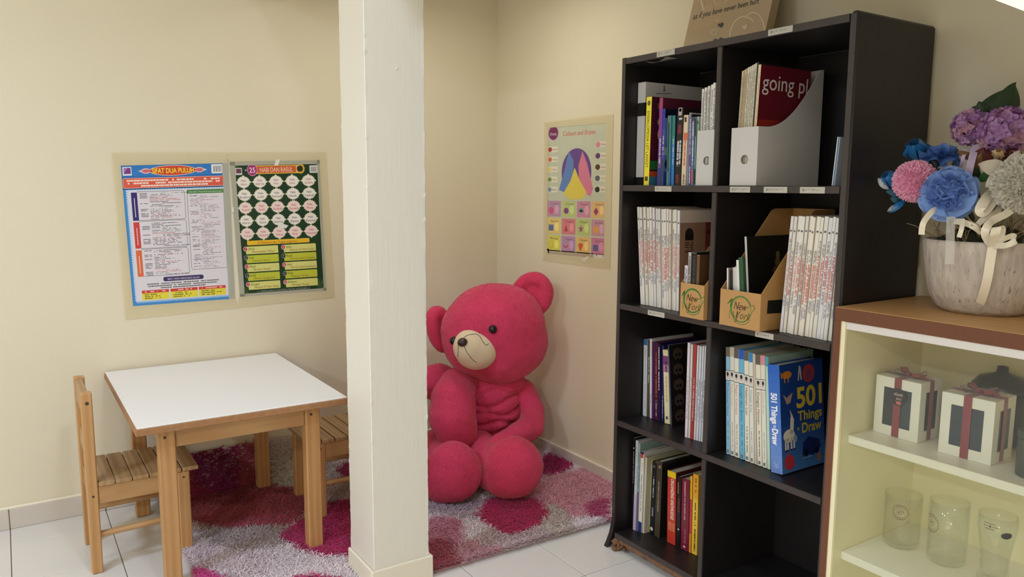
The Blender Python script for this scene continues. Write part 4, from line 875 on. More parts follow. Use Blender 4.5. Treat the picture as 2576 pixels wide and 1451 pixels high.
    for j, y in enumerate(rows):
        for i in range(5):
            x = 13.5+17.9*i; pts = []
            for k in range(40):
                q = -2*PI*k/40; e = 1.14 if k % 2 else .98
                if k % 10 == 0: e = 1.28
                pts.append((x+6.7*e*math.cos(q), y+5.2*e*math.sin(q)))
            P.poly(pts, (222, 218, 190), 3); pk = j in (2, 4)
            P.ell(x, y, 6.5, 5.0, (240, 214, 206) if pk else (236, 230, 218), 4, n=24); tc = (170, 70, 80) if j in (0, 2, 4) else (54, 44, 84)
            P.text('Nabi', x, y-.5, 3.0, tc, 5, center=True); w = nm[j*5+i]; P.text(w, x, y+2.9, 3.0, tc, 5, center=True, width=min(10.5, 1.75*len(w)))
    P.poly([(48, 63), (54, 61.5), (60, 63.5), (57, 66), (49, 65.8)], (226, 222, 214), 6)
    P.rrect(12.5, 76.2, 82.5, 80.4, .8, (232, 186, 40), 3); P.text('10 Malaikat dan Tugas-tugasnya', 24, 79.5, 3.0, (160, 66, 24), 4, width=45)
    ent = [('Jibrail', 'Menyampaikan Wahyu'), ('Izrail', 'Mencabut Nyawa'), ('Mikail', 'Memberi Rezeki'), ('Israfil', 'Meniup Sangkakala'), ('Mungkar', 'Menyoal Di Alam Kubur'), ('Nakir', 'Menyoal Di Alam Kubur'), ('Raqib', 'Menulis Amal Kebaikan'), ('Atid', 'Menulis Amal Kejahatan'), ('Malik', 'Menjaga Neraka'), ('Ridhwan', 'Menjaga Syurga')]
    for k, (a, b) in enumerate(ent):
        x = 10.6 if k < 5 else 53; y = 81.6+8.35*(k % 5); od = k % 2 == 0 if k < 5 else k % 2 == 1
        P.rrect(x, y, x+36.2, y+7.2, .7, (216, 214, 124) if od else (190, 196, 56), 3)
        P.text(a, x+2.8, y+3.2, 3.0, (50, 60, 36), 4); P.text(b, x+6.5, y+6.1, 3.0, (150, 84, 40), 4, width=min(28.5, 1.42*len(b)), shear=.25)
        red = (k+k//5) % 2 == 0; P.ell(x-.4, y+2.2, 2.4, 2.3, (226, 200, 200) if red else (150, 160, 150), 5, n=14); P.ell(x-.4, y+2.2, 1.9, 1.8, (196, 56, 60) if red else (16, 20, 16), 6, n=14); P.text(str(k+1), x-.4, y+3.3, 2.6, (240, 232, 226), 7, center=True)
    for k in range(4): P.dashes(20, 123.6+.9*k, 60, .45, (150, 156, 140), 3)
    P.build('printed_matter', t2)
    for q in ((0, 0, 1, .04), (.955, 0, 1, 1), (0, 0, .055, 1), (.0, .965, 1, 1)): sheet('clear_tape', strip(f2, *q), 1, t2, M_TAPE2, .0024, .0001)
    sheet('tape_strip', [tf(.535, 0), tf(1, 0), f2(1, .012), f2(0, .012)], 1, t2, M_TAPE, .0028, .0001)
    sheet('tape_strip', [f2(.985, 0), tf(1, 0), tf(1, 1), f2(.985, 1)], 1, t2, M_TAPE, .0031, .0001)
    sheet('tape_strip', [f2(-.02, .985), f2(1, .985), tf(1, 1), tf(.54, 1)], 1, t2, M_TAPE, .0034, .0001)
    tw = mat('torn_paper', (226, 220, 206), .7)
    sheet('torn_paper', [(694, 401), (705, 400), (700, 416), (690, 417)], 1, t2, tw, .0037, .0002)
    sheet('torn_paper', [(582, 521), (588, 520), (589, 533), (583, 535)], 1, t2, tw, .0037, .0002)

    K = lambda x, y: (x/3.296+1340, y/3.296+260)
    c3 = [K(116, 182), K(633, 138), K(612, 1318), K(104, 1272)]; f3 = bil(c3); tf3 = bil([K(95, 155), K(668, 88), K(640, 1372), K(85, 1300)])
    mid = hit(1453, 480, 0, 0)
    t3 = thing('poster', (-.0005, mid[1], mid[2]), 'faded colours and shapes chart with bottom picture grid, taped by the bookshelf', 'poster')
    sheet('sheet', c3, 0, t3, mat('sage_paper', (196, 200, 176), .3, var=.05, vscale=16))
    Y = 220.0; P = Print(lambda x, y, l: hit(*f3(x/100, y/Y), 0, -.0012-.00012*l))
    P.ell(11, 14, 8.5, 12.5, (206, 170, 190), 2); P.ell(11, 14, 7.6, 11.2, (118, 44, 92), 3); P.text('Disney', 11, 17.5, 6.5, (236, 214, 226), 4, center=True, width=11, shear=.2)
    P.text('Colours and Shapes', 25.4, 20.6, 11.4, (236, 222, 206), 2, width=54.4, shear=.15); P.text('Colours and Shapes', 26, 20, 11, (196, 76, 66), 3, width=53, shear=.15)
    P.ell(49, 80, 24, 39, (104, 70, 138), 2, n=32)
    for pts, c in (([(36, 45), (44, 60), (44, 84), (30, 112), (21, 108), (30, 74)], (96, 130, 186)), ([(58, 46), (66, 66), (76, 106), (72, 118), (54, 108), (52, 70)], (214, 124, 150)), ([(46, 72), (54, 92), (66, 112), (60, 122), (38, 124), (28, 114), (40, 92)], (222, 202, 84))): P.poly(pts[::-1], c, 3 if c[0] != 222 else 4)
    for k, (n, c) in enumerate((('Red', (176, 50, 46)), ('Orange', (206, 110, 60)), ('Yellow', (226, 206, 120)), ('Green', (110, 150, 66)), ('Blue', (110, 150, 170)))):
        y = 41+16.6*k; P.rect(2, y-5, 18.5, y+4.6, (228, 220, 200), 2); P.ell(6, y, 3, 4, c, 3, n=14); P.text(n, 10, y+1.5, 4, (110, 90, 80), 3, width=7)
    for k, (n, c) in enumerate((('Pink', (214, 140, 160)), ('Purple', (96, 60, 116)), ('Brown', (86, 56, 44)), ('Grey', (90, 100, 100)), ('Black', (40, 44, 40)))):
        y = 37+17.6*k; P.rect(79, y-5, 98, y+4.6, (222, 214, 192), 2); P.ell(83, y, 4, 4.6, c, 3, n=14); P.text(n, 89, y+1.5, 4, (100, 84, 76), 3, width=8)
    cc = [(188, 146, 170), (188, 200, 128), (204, 140, 160), (222, 182, 120), (224, 200, 120), (212, 128, 132), (184, 198, 120), (196, 146, 160), (214, 208, 92), (184, 140, 174), (222, 186, 110), (200, 126, 156)]
    nm = ['Circle', 'Oval', 'Heart', 'Diamond', 'Square', 'Triangle', 'Star', 'Rectangle', 'Ring', 'Crescent', 'Pentagon', 'Square']
    ic = [(214, 90, 130), (130, 70, 130), (120, 150, 150), (150, 60, 100), (96, 110, 160), (190, 60, 60), (170, 90, 120), (226, 160, 80), (220, 190, 40), (190, 60, 100), (206, 90, 60), (90, 96, 150)]
    for k in range(12):
        i, j = k % 4, k//4; x0 = 2+24.2*i; y0 = 126+28.5*j; P.rect(x0, y0, x0+22.4, y0+26, cc[k], 2); P.text(nm[k], x0+6, y0+6.5, 5, (110, 70, 90), 3, width=12)
        P.ell(x0+16, y0+14, 3.6, 7.5, tuple(min(255, c+24) for c in cc[k]), 3, n=14); x, y, c = x0+7, y0+16, ic[k]
        if k in (0, 1): P.ell(x, y, 4, 5 if k else 6, c, 4, n=14)
        elif k == 2: P.ell(x-1.6, y-2, 2.3, 3, c, 4, n=10); P.ell(x+1.6, y-2, 2.3, 3, c, 4, n=10); P.poly([(x-3.7, y-1), (x, y+6), (x+3.7, y-1)], c, 4)
        elif k == 3: P.poly([(x-4, y), (x, y+6.5), (x+4, y), (x, y-6.5)], c, 4)
        elif k == 6: P.poly([(x+(4.6 if q % 2 == 0 else 2)*math.sin(-q*PI/5), y-(7 if q % 2 == 0 else 3)*math.cos(q*PI/5)) for q in range(10)], c, 4)
        elif k == 8: P.ring(x, y, 4, 6, 1.2, c, 4)
        elif k == 9: P.ring(x, y-3, 4.4, 6, 1.6, c, 4, a0=.3, a1=PI-.3)
        elif k == 10: P.poly([(x-4, y-3), (x-2, y+5), (x, y+7), (x+4, y-3), (x+2, y-6), (x-2, y-6)], c, 4)
        elif k == 5: P.poly([(x, y-6), (x-3, y+5), (x+3, y+5)], c, 4)
        else: P.rect(x-4, y-5, x+4, y+5, c, 4)
    P.rect(4, 207.5, 78, 216, (180, 164, 138), 2); P.rect(80, 208, 97, 214, (226, 220, 206), 2); P.dashes(83, 209.5, 12, 2.5, (96, 90, 84), 3); P.rect(1, 206, 6, 213, (216, 214, 206), 2)
    P.build('printed_matter', t3)
    sheet('tape_strip', [tf3(0, 0), tf3(1, 0), f3(1, .02), f3(0, .02)], 0, t3, M_TAPE, .0026, .0001)
    sheet('tape_strip', [f3(.955, 0), tf3(1, 0), tf3(1, 1), f3(.955, 1)], 0, t3, M_TAPE, .0029, .0001)
    sheet('tape_strip', [tf3(0, 0), f3(.03, 0), f3(.03, 1), tf3(0, 1)], 0, t3, M_TAPE, .0029, .0001)
    sheet('tape_strip', [f3(0, .975), f3(1, .975), tf3(1, 1), tf3(0, 1)], 0, t3, M_TAPE, .0032, .0001)
    sheet('torn_paper', [(1462, 652), (1479, 644), (1483, 647), (1470, 658)], 0, t3, tw, .0035, .0002)
posters()

# ================================================================== CHILDREN'S TABLE AND CHAIRS
def table():
    t = thing('child_table', (-1.52, -.445, 0), "low pine children's table with a white laminate top, against the wall", 'table')
    x0, x1, y0, y1 = -1.860, -1.180, -.876, -.014
    obj('tabletop', MB().box(x0-.004, x1+.004, y0-.003, y1, .548, .570, bev=.002), M_CHIP, t)
    o = obj('white_board', MB().box(x0, x1, y0, y1-.004, .5702, .5752, bev=.001), M_WHITEBOARD, t); o['label'] = 'glossy white laminate board on the tabletop'
    lx, ly = (-1.768, -1.288), (-.798, -.135)
    for x in lx:
        for y in ly: obj('leg', MB().box(x-.026, x+.026, y-.024, y+.024, .002 if x < -1.5 else .012, .5475, bev=.003), M_PINE_Z, t)
    for y in (ly[0]-.004, ly[1]+.004): obj('apron', MB().box(lx[0]+.0265, lx[1]-.0265, y-.009, y+.009, .475, .5475, bev=.002), M_PINE_X, t)
    for x in (lx[0]-.004, lx[1]+.004): obj('apron', MB().box(x-.009, x+.009, ly[0]+.0245, ly[1]-.0245, .475, .5475, bev=.002), M_PINE_Y, t)
    for x in lx: obj('screw', MB().tube([(x-.006, ly[0]-.0246, .515), (x-.006, ly[0]-.0236, .515)], .005, 10), M_THREAD, t)
table()
def make_chair():
    t = thing('child_chair', (0, 0, 0), "x", 'chair'); W2 = .130; e = .0004
    A = lambda n, mb, m: obj(n, mb, m, t, local=True)
    for s in (-1, 1):
        y = s*W2
        A('leg', MB().box(-.164, -.130, y-.019, y+.019, .001, .632, bev=.003), M_PINE_Z)
        A('leg', MB().box(.120, .160, y-.019, y+.019, .001, .306, bev=.003), M_PINE_Z)
        A('side_rail', MB().box(-.1295, .1195, y-.011+s*.004, y+.011+s*.004, .244, .3055, bev=.002), M_PINE_X)
        A('stretcher', MB().tube([(-.131, y, .132), (-.05, y, .134), (.121, y, .136)], .011, 12), M_PINE_X)
        A('screw', MB().tube([(-.146, y+s*.0186, .598), (-.146, y+s*.0196, .598)], .006, 12), M_THREAD)
        A('screw', MB().tube([(-.146, y+s*.0186, .275), (-.146, y+s*.0196, .275)], .004, 10), M_THREAD)
        A('screw', MB().tube([(.14, y+s*.0186, .285), (.14, y+s*.0196, .285)], .004, 10), M_THREAD)
    A('front_rail', MB().box(.130, .152, -W2+.0195, W2-.0195, .244, .3055, bev=.002), M_PINE_Y)
    A('back_rail', MB().box(-.156, -.138, -W2+.0195, W2-.0195, .244, .3055, bev=.002), M_PINE_Y)
    A('backrest_rail', MB().box(-.160, -.138, -W2+.0195, W2-.0195, .548, .628, bev=.004), M_PINE_Y)
    A('backrest_rail', MB().box(-.158, -.140, -W2+.0195, W2-.0195, .395, .455, bev=.004), M_PINE_Y)
    for k in range(6):
        x = -.128+.0530*k
        A('seat_slat', MB().box(x, x+.0495 if k < 5 else x+.0535, -W2-.022, W2+.022, .3062, .3212, bev=.002), M_PINE_Y)
    return t
ch = make_chair(); ch.location = (-1.823, -.430, 0); ch['label'] = "slatted pine children's chair on the bare tiles, at the table's open end"
def copy_thing(src, loc, rz, label):
    r = src.copy(); COL.objects.link(r); r.location = loc; r.rotation_euler = (0, 0, rz); r['label'] = label
    for c in list(src.children):
        d = c.copy(); COL.objects.link(d); d.parent = r
    return r
copy_thing(ch, (-1.043, -.440, .012), PI, "slatted pine children's chair on the rug, half hidden behind the column")
ch['group'] = "children's chairs at the low table"
[o for o in bpy.data.objects if o.name == 'child_chair.001'][0]['group'] = "children's chairs at the low table"

# ================================================================== SHAG RUG
def raw_mesh(name, V, quads=None, tris=None, loopcol=None):
    me = bpy.data.meshes.new(name); fs = quads if quads is not None else tris; n, k = fs.shape
    me.vertices.add(len(V)); me.vertices.foreach_set('co', V.astype(np.float32).ravel())
    me.loops.add(n*k); me.loops.foreach_set('vertex_index', fs.astype(np.int32).ravel())
    me.polygons.add(n); me.polygons.foreach_set('loop_start', np.arange(0, n*k, k, dtype=np.int32))
    if loopcol is not None:
        at = me.color_attributes.new('Col', 'FLOAT_COLOR', 'CORNER'); at.data.foreach_set('color', np.concatenate([loopcol, np.ones((len(loopcol), 1))], 1).astype(np.float32).ravel())
    me.update(); me.validate(); return me
def vnoise(x, y, s, seed):
    r = np.random.RandomState(seed).rand(128, 128); X = x*s % 128; Y = y*s % 128
    i = np.floor(X).astype(int); j = np.floor(Y).astype(int); a = X-i; b = Y-j; a = a*a*(3-2*a); b = b*b*(3-2*b)
    g = lambda p, q: r[p % 128, q % 128]
    return (g(i, j)*(1-a)+g(i+1, j)*a)*(1-b)+(g(i, j+1)*(1-a)+g(i+1, j+1)*a)*b-.5
RX0, RX1, RY0, RY1 = -1.69, -.014, -1.19, -.022
def rug_z(x, y):
    c = np.clip((y+.105)/.085, 0, 1); m = np.clip((-.90-x)/.25, 0, 1)*np.clip((x+1.72)/.1, 0, 1)
    r = np.clip((x+.08)/.07, 0, 1)
    return .006+(.165*m+.02)*c**1.7+.02*r**1.6
def rug():
    mb = MB()
    def f(i, j):
        x = RX0+(RX1-RX0)*i; y = RY0+(RY1-RY0)*j-.03*(i-.4)*(1-j); return (x, y, float(rug_z(np.array(x), np.array(y))))
    mb.grid(f, 50, 40)
    keepf = [q for q in mb.f if not (-1.255 < sum(mb.v[i][0] for i in q)/4 < -1.005 and sum(mb.v[i][1] for i in q)/4 < -.985)]; mb.f = keepf; mb.c = [None]*len(keepf)
    me0 = len(mb.v); mb.v += [(x, y, max(.0008, z-.005)) for x, y, z in mb.v]; F = list(mb.f)
    mb.f += [tuple(i+me0 for i in q[::-1]) for q in F]; mb.c += [None]*len(F)
    b = [i for i in range(50)]+[49+50*j for j in range(1, 40)]+[39*50+i for i in range(48, -1, -1)]+[50*j for j in range(38, 0, -1)]
    for p, q in zip(b, b[1:]+b[:1]): mb.f.append((p, p+me0, q+me0, q)); mb.c.append(None)
    t = thing('shag_rug', ((RX0+RX1)/2, (RY0+RY1)/2, 0), 'shaggy rug in pale pink, rose and magenta patches under the table and bear', 'rug')
    obj('backing', mb, mat('rug_backing', (200, 176, 180), .95), t)
    N = 215000; R = np.random.RandomState(5)
    a, b_ = R.rand(N), R.rand(N); x = RX0+(RX1-RX0)*a; y = RY0+(RY1-RY0)*b_-.03*(a-.4)*(1-b_)
    ne = 9000; y[:ne] = RY0-.03*(a[:ne]-.4)+.006*R.rand(ne); x[ne:ne+4000] = RX0+.006*R.rand(4000)
    keep = ~((x > -1.25) & (x < -1.01) & (y < -.995)); x, y = x[keep], y[keep]; N = len(x)
    z = rug_z(x, y); e = 1e-3; gx = (rug_z(x+e, y)-z)/e; gy = (rug_z(x, y+e)-z)/e
    nrm = np.stack([-gx, -gy, np.ones(N)], 1); nrm /= np.linalg.norm(nrm, axis=1)[:, None]
    # colour patches woven into the pile, on the rug's own plane
    px, py = x+.05*vnoise(x, y, 9, 1)+.022*vnoise(x, y, 45, 2), y+.05*vnoise(x, y, 9, 3)+.022*vnoise(x, y, 45, 4)
    C = np.tile(np.array(lin((246, 236, 238))), (N, 1))
    def patch(cu, cv, ru, rv, col):
        c = hit(cu, cv, 2, .03); ex = hit(cu+ru, cv, 2, .03)-c; ey = hit(cu, cv+rv*.5, 2, .03)-hit(cu, cv-rv*.5, 2, .03)
        Mi = np.linalg.inv(np.array([[ex[0], ey[0]], [ex[1], ey[1]]])); q = Mi @ np.stack([px-c[0], py-c[1]]); C[(q**2).sum(0) < 1] = lin(col)
    for q in ((560, 1400, 110, 60, (240, 226, 228)), (620, 1330, 120, 45, (206, 190, 186)),
              (600, 1270, 170, 48, (206, 92, 112)), (720, 1240, 110, 34, (206, 92, 112)), (540, 1240, 120, 24, (170, 48, 74)), (700, 1222, 60, 16, (176, 56, 78)),
              (540, 1180, 95, 50, (140, 26, 84)), (655, 1175, 70, 55, (172, 70, 88)), (735, 1168, 62, 52, (206, 196, 180)),
              (850, 1165, 40, 36, (222, 214, 218)), (885, 1180, 34, 22, (176, 36, 92)), (840, 1225, 60, 30, (216, 196, 190)), (850, 1252, 50, 10, (230, 218, 220)),
              (815, 1335, 100, 52, (206, 46, 116)), (890, 1315, 80, 70, (206, 46, 116)), (525, 1452, 46, 30, (232, 86, 164)), (790, 1460, 90, 22, (206, 54, 124)),
              (1000, 1350, 60, 60, (216, 160, 172)), (1440, 1235, 110, 56, (236, 178, 190)), (1350, 1180, 60, 30, (236, 186, 194)), (1392, 1165, 40, 24, (196, 40, 112)), (1516, 1272, 32, 24, (206, 84, 132)),
              (1395, 1300, 48, 40, (222, 208, 198)), (1180, 1275, 100, 22, (216, 200, 206)), (1110, 1330, 60, 36, (226, 160, 178)), (1108, 1390, 52, 40, (194, 96, 112)), (1200, 1375, 60, 30, (220, 168, 178)),
              (1300, 1345, 110, 26, (218, 196, 196)), (1290, 1284, 88, 44, (208, 46, 108))): patch(*q)
    C *= (1+.22*(R.rand(N)-.5))[:, None]
    az = R.rand(N)*2*PI; el = np.radians(R.uniform(8, 55, N)); L = R.uniform(.020, .034, N); w = R.uniform(.0014, .0028, N)
    t1 = np.stack([np.cos(az), np.sin(az), np.zeros(N)], 1); t1 -= nrm*(t1*nrm).sum(1)[:, None]; t1 /= np.linalg.norm(t1, axis=1)[:, None]; t2 = np.cross(nrm, t1)
    base = np.stack([x, y, z], 1)
    d1 = t1*np.cos(el)[:, None]*.6+nrm*np.sin(el+.35)[:, None]; d2 = t1*np.cos(el*.5)[:, None]+nrm*np.sin(el*.3)[:, None]
    p0 = base; p1 = base+d1*(L*.5)[:, None]; p2 = p1+d2*(L*.55)[:, None]
    # keep the pile inside the room
    for p in (p1, p2): p[:, 0] = np.minimum(p[:, 0], -.0125); p[:, 1] = np.minimum(p[:, 1], -.0125)
    tw = nrm*.35*np.where(R.rand(N) < .5, 1, -1)[:, None]
    s0, s1, s2 = (t2*w[:, None]*.5), ((t2+tw)*w[:, None]*.62), ((t2-tw)*w[:, None]*.42)
    V = np.stack([p0-s0, p0+s0, p1-s1, p1+s1, p2-s2, p2+s2], 1).reshape(-1, 3); V -= np.array(t.location)
    V[:, 0] = np.minimum(V[:, 0], -.0122-t.location[0]); V[:, 1] = np.minimum(V[:, 1], -.0122-t.location[1]); V[:, 2] = np.maximum(V[:, 2], .0015)
    o = (np.arange(N)*6)[:, None]; Q = np.concatenate([o+np.array([0, 1, 3, 2]), o+np.array([2, 3, 5, 4])], 1).reshape(-1, 4)
    lc = np.repeat(C, 8, 0)
    me = raw_mesh('pile', V, quads=Q, loopcol=lc); me.materials.append(mat('rug_pile', rough=.7, attr='Col', sheen=.3, spec=.2, trans=.3))
    obj('pile', me, None, t, kind='stuff', local=True)
rug()

# ================================================================== TEDDY BEAR
VH = np.array([math.sin(math.radians(31.6)), math.cos(math.radians(31.6)), 0.0]); RH = np.array([VH[1], -VH[0], 0.0])
B0 = np.array([-.31, -.43, 0.0])
def bp(u, v, b): return hitp(u, v, B0-VH*b, VH)
def bear():
    t = thing('teddy_bear', tuple(B0), 'giant pink plush teddy bear with beige muzzle, sitting slumped in the room corner', 'teddy bear')
    AX = Matrix(((RH[0], -VH[0], 0), (RH[1], -VH[1], 0), (0, 0, 1)))     # columns: right, towards the room, up
    parts = []
    def blob(name, balls, voxel=.012, it=8, m=None, disp=None, rough=.004, parent=t):
        mb = MB()
        for c, r, rot in balls: mb.ball(c, r, rot, 3)
        ob = bpy.data.objects.new('tmp', mb.mesh('tmp')); COL.objects.link(ob)
        rm = ob.modifiers.new('r', 'REMESH'); rm.mode = 'VOXEL'; rm.voxel_size = voxel
        sm = ob.modifiers.new('s', 'SMOOTH'); sm.factor = .5; sm.iterations = it
        dg = bpy.context.evaluated_depsgraph_get(); me = bpy.data.meshes.new_from_object(ob.evaluated_get(dg)); bpy.data.objects.remove(ob)
        n = len(me.vertices); co = np.empty(n*3, np.float32); me.vertices.foreach_get('co', co); co = co.reshape(-1, 3).astype(float)
        no = np.empty(n*3, np.float32); me.vertices.foreach_get('normal', no); no = no.reshape(-1, 3)
        d = np.array([rough*(mnoise.noise(Vector(p)*9)+.5*mnoise.noise(Vector(p)*24)) for p in co])
        if disp is not None: d = d+disp(co)
        co = co+no*d[:, None]
        co[:, 0] = np.minimum(co[:, 0], -.014); co[:, 1] = np.minimum(co[:, 1], -.014); co[:, 2] = np.maximum(co[:, 2], .012)
        co -= np.array(t.location); me.vertices.foreach_set('co', co.astype(np.float32).ravel()); me.polygons.foreach_set('use_smooth', [True]*len(me.polygons)); me.update()
        me.name = name; me.materials.clear(); me.materials.append(m or M_PINK); o = bpy.data.objects.new(name, me); COL.objects.link(o); o.parent = parent; return o
    def chain(pts, n=7):
        """pts: (u, v, depth, radius) - balls along a bent, tapering limb"""
        out = []
        for (a, b) in zip(pts, pts[1:]):
            A, Bp = bp(*a[:3]), bp(*b[:3])
            for k in range(n+1):
                f = k/n; r = a[3]*(1-f)+b[3]*f; out.append((A*(1-f)+Bp*f, (r, r, r), None))
        return out
    roll = Matrix.Rotation(math.radians(-14), 3, 'Y')
    E = lambda roll_=None: AX @ (roll_ or Matrix.Identity(3))
    # trunk with creased front
    def creases(co):
        q = (co-B0) @ np.stack([RH, -VH, [0, 0, 1]], 1); d = np.zeros(len(co))
        for z0, k, dep, w in ((.345, .10, .024, .011), (.300, .05, .022, .011), (.255, -.06, .020, .012), (.215, .04, .016, .010), (.395, .03, .009, .008)):
            zc = z0+k*q[:, 0]+.012*np.sin(q[:, 0]*30+z0*50); d -= dep*np.exp(-((q[:, 2]-zc)/w)**2)*np.clip((q[:, 1]-.0)/.06, 0, 1)
        return d
    body = blob('body', [(bp(1224, 1022, 0), (.172, .16, .19), AX), (bp(1196, 1100, .0), (.17, .165, .15), AX), (bp(1240, 965, .0), (.155, .13, .12), AX), (bp(1100, 960, -.06), (.10, .09, .09), AX)], .012, 6, disp=creases)
    head = blob('head', [(bp(1240, 826, .06), (.243, .205, .208), E(roll)), (bp(1262, 862, .05), (.215, .195, .188), E(roll)), (bp(1215, 850, .08), (.19, .18, .18), E(roll))], .013, 10)
    # ears: a padded rim with a hollow
    def ear(u, v, b, ru, rv, thick, tilt, yaw, name='ear'):
        c = bp(u, v, b); R = AX @ Matrix.Rotation(math.radians(yaw), 3, 'Z') @ Matrix.Rotation(math.radians(tilt), 3, 'Y'); bl = []
        for k in range(26):
            q = 2*PI*k/26; bl.append((c+np.array(R @ Vector((ru*.72*math.cos(q), 0, rv*.72*math.sin(q)))), (thick,)*3, None))
        bl.append((c-np.array(R @ Vector((0, thick*.2, 0))), (ru*.8, thick*.75, rv*.8), R)); return blob(name, bl, .008, 5, rough=.003)
    e1 = ear(1338, 742, .02, .096, .114, .030, 28, 18)
    e2 = ear(1108, 828, .02, .060, .122, .030, -20, -42)
    armL = blob('arm', chain([(1150, 968, .10, .082), (1140, 1005, .20, .100), (1138, 1050, .235, .104), (1150, 1082, .235, .092)]) + [(bp(1175, 962, .09), (.06, .06, .05), AX)], .011, 8)
    armR = blob('arm', chain([(1316, 980, .0, .052), (1341, 1030, .05, .055), (1336, 1072, .13, .060), (1296, 1100, .22, .058), (1256, 1118, .26, .050)]), .011, 8)
    legL = blob('leg', chain([(1100, 1125, .06, .085), (1120, 1165, .30, .092)])+[(bp(1139, 1187, .44), (.124, .10, .130), AX), (bp(1120, 1198, .42), (.115, .1, .112), AX)], .011, 9)
    legR = blob('leg', chain([(1208, 1122, .18, .074), (1228, 1158, .30, .084), (1250, 1180, .36, .10)])+[(bp(1292, 1174, .42), (.126, .105, .133), AX), (bp(1276, 1186, .40), (.115, .1, .115), AX)], .011, 9)
    mz = blob('muzzle', [(bp(1200, 877, .205), (.100, .085, .094), E(roll)), (bp(1187, 872, .222), (.084, .074, .082), E(roll))], .007, 8, M_MUZZLE, rough=.0015); mz['label'] = 'beige velour muzzle'
    parts += [head, body, e1, e2, armL, armR, legL, legR]
    # eyes, nose, stitching lie on the surfaces they are sewn to
    dg = bpy.context.evaluated_depsgraph_get()
    def surf(o, u, v):
        d = Vector(sray(u, v)).normalized(); orig = Vector(CAM)-Vector(t.location)
        ok, loc, n, _ = o.ray_cast(orig, d)
        return (np.array(loc)+np.array(t.location), np.array(n)) if ok else (bp(u, v, .25), -VH)
    bpy.context.view_layer.update()
    for u, v in ((1240, 828), (1144, 857)):
        p, n = surf(head, u, v); o = obj('eye', MB().ball(p+n*.006, (.0185, .0185, .0185), None, 3), M_EYE, t, smooth=True); o['label'] = 'round black plastic eye'
    p, n = surf(mz, 1165, 861); obj('nose', MB().ball(p+n*.006, (.022, .018, .0185), E(roll), 3), M_NOSE, t, smooth=True)['label'] = 'small brown oval nose'
    def stitch(px):
        pts = []
        for (a, b), (c, d) in zip(px, px[1:]):
            for k in range(4): pts.append((a+(c-a)*k/4, b+(d-b)*k/4))
        pts.append(px[-1]); P3 = []
        for u, v in pts:
            p, n = surf(mz, u, v); P3.append(p+n*.0008)
        obj('stitch', MB().tube(P3, .0010, 6), M_THREAD, mz)
    stitch([(1164, 852), (1172, 845), (1184, 841), (1198, 840), (1207, 846), (1214, 858), (1220, 866), (1224, 868), (1229, 864)])
    stitch([(1168, 870), (1172, 881), (1178, 891), (1186, 901), (1194, 909), (1199, 911)])
    stitch([(1153, 866), (1153, 884), (1152, 898)])
    # plush pile: short strands lying against the cloth
    R = np.random.RandomState(9)
    for o in parts:
        me = o.data; me.calc_loop_triangles(); nt_ = len(me.loop_triangles)
        tri = np.empty(nt_*3, np.int32); me.loop_triangles.foreach_get('vertices', tri); tri = tri.reshape(-1, 3)
        co = np.empty(len(me.vertices)*3, np.float32); me.vertices.foreach_get('co', co); co = co.reshape(-1, 3).astype(float)
        no = np.empty(len(me.vertices)*3, np.float32); me.vertices.foreach_get('normal', no); no = no.reshape(-1, 3)
        A, Bq, Cq = co[tri[:, 0]], co[tri[:, 1]], co[tri[:, 2]]; ar = np.linalg.norm(np.cross(Bq-A, Cq-A), axis=1); n = int(ar.sum()/2*95000)
        idx = R.choice(nt_, n, p=ar/ar.sum()); r1, r2 = R.rand(n), R.rand(n); f = r1+r2 > 1; r1[f], r2[f] = 1-r1[f], 1-r2[f]
        p = A[idx]+(Bq[idx]-A[idx])*r1[:, None]+(Cq[idx]-A[idx])*r2[:, None]; nn = no[tri[idx, 0]]
        g = np.array([.25, -.1, -1.0])+.9*R.randn(n, 3); g -= nn*(g*nn).sum(1)[:, None]; g /= np.linalg.norm(g, axis=1)[:, None]
        s = np.cross(nn, g); Ln = R.uniform(.0045, .0085, n)[:, None]; w = R.uniform(.0008, .0014, n)[:, None]
        tip = p+(g*.86+nn*R.uniform(.10, .38, n)[:, None])*Ln
        wl = np.array(t.location); tip[:, 0] = np.minimum(tip[:, 0], -.013-wl[0]); tip[:, 1] = np.minimum(tip[:, 1], -.013-wl[1])
        V = np.stack([p-s*w-nn*.001, p+s*w-nn*.001, tip], 1).reshape(-1, 3); T3 = (np.arange(n)*3)[:, None]+np.arange(3)
        cb = np.array(lin((218, 72, 106)))*(1+.22*(R.rand(n, 1)-.5)+.26*vnoise(p[:, 0]+p[:, 1]*.7+9, p[:, 2]+9, 30, 6)[:, None]+.22*vnoise(p[:, 0]-p[:, 1]*.7+9, p[:, 2]+9, 75, 8)[:, None])
        m2 = raw_mesh('plush_pile', V, tris=T3, loopcol=np.repeat(cb, 3, 0)); m2.materials.append(mat('plush_strands', rough=.85, attr='Col', sheen=.2, spec=.1, trans=.2))
        q = bpy.data.objects.new('plush_pile', m2); COL.objects.link(q); q.parent = o; q['kind'] = 'stuff'
bear()

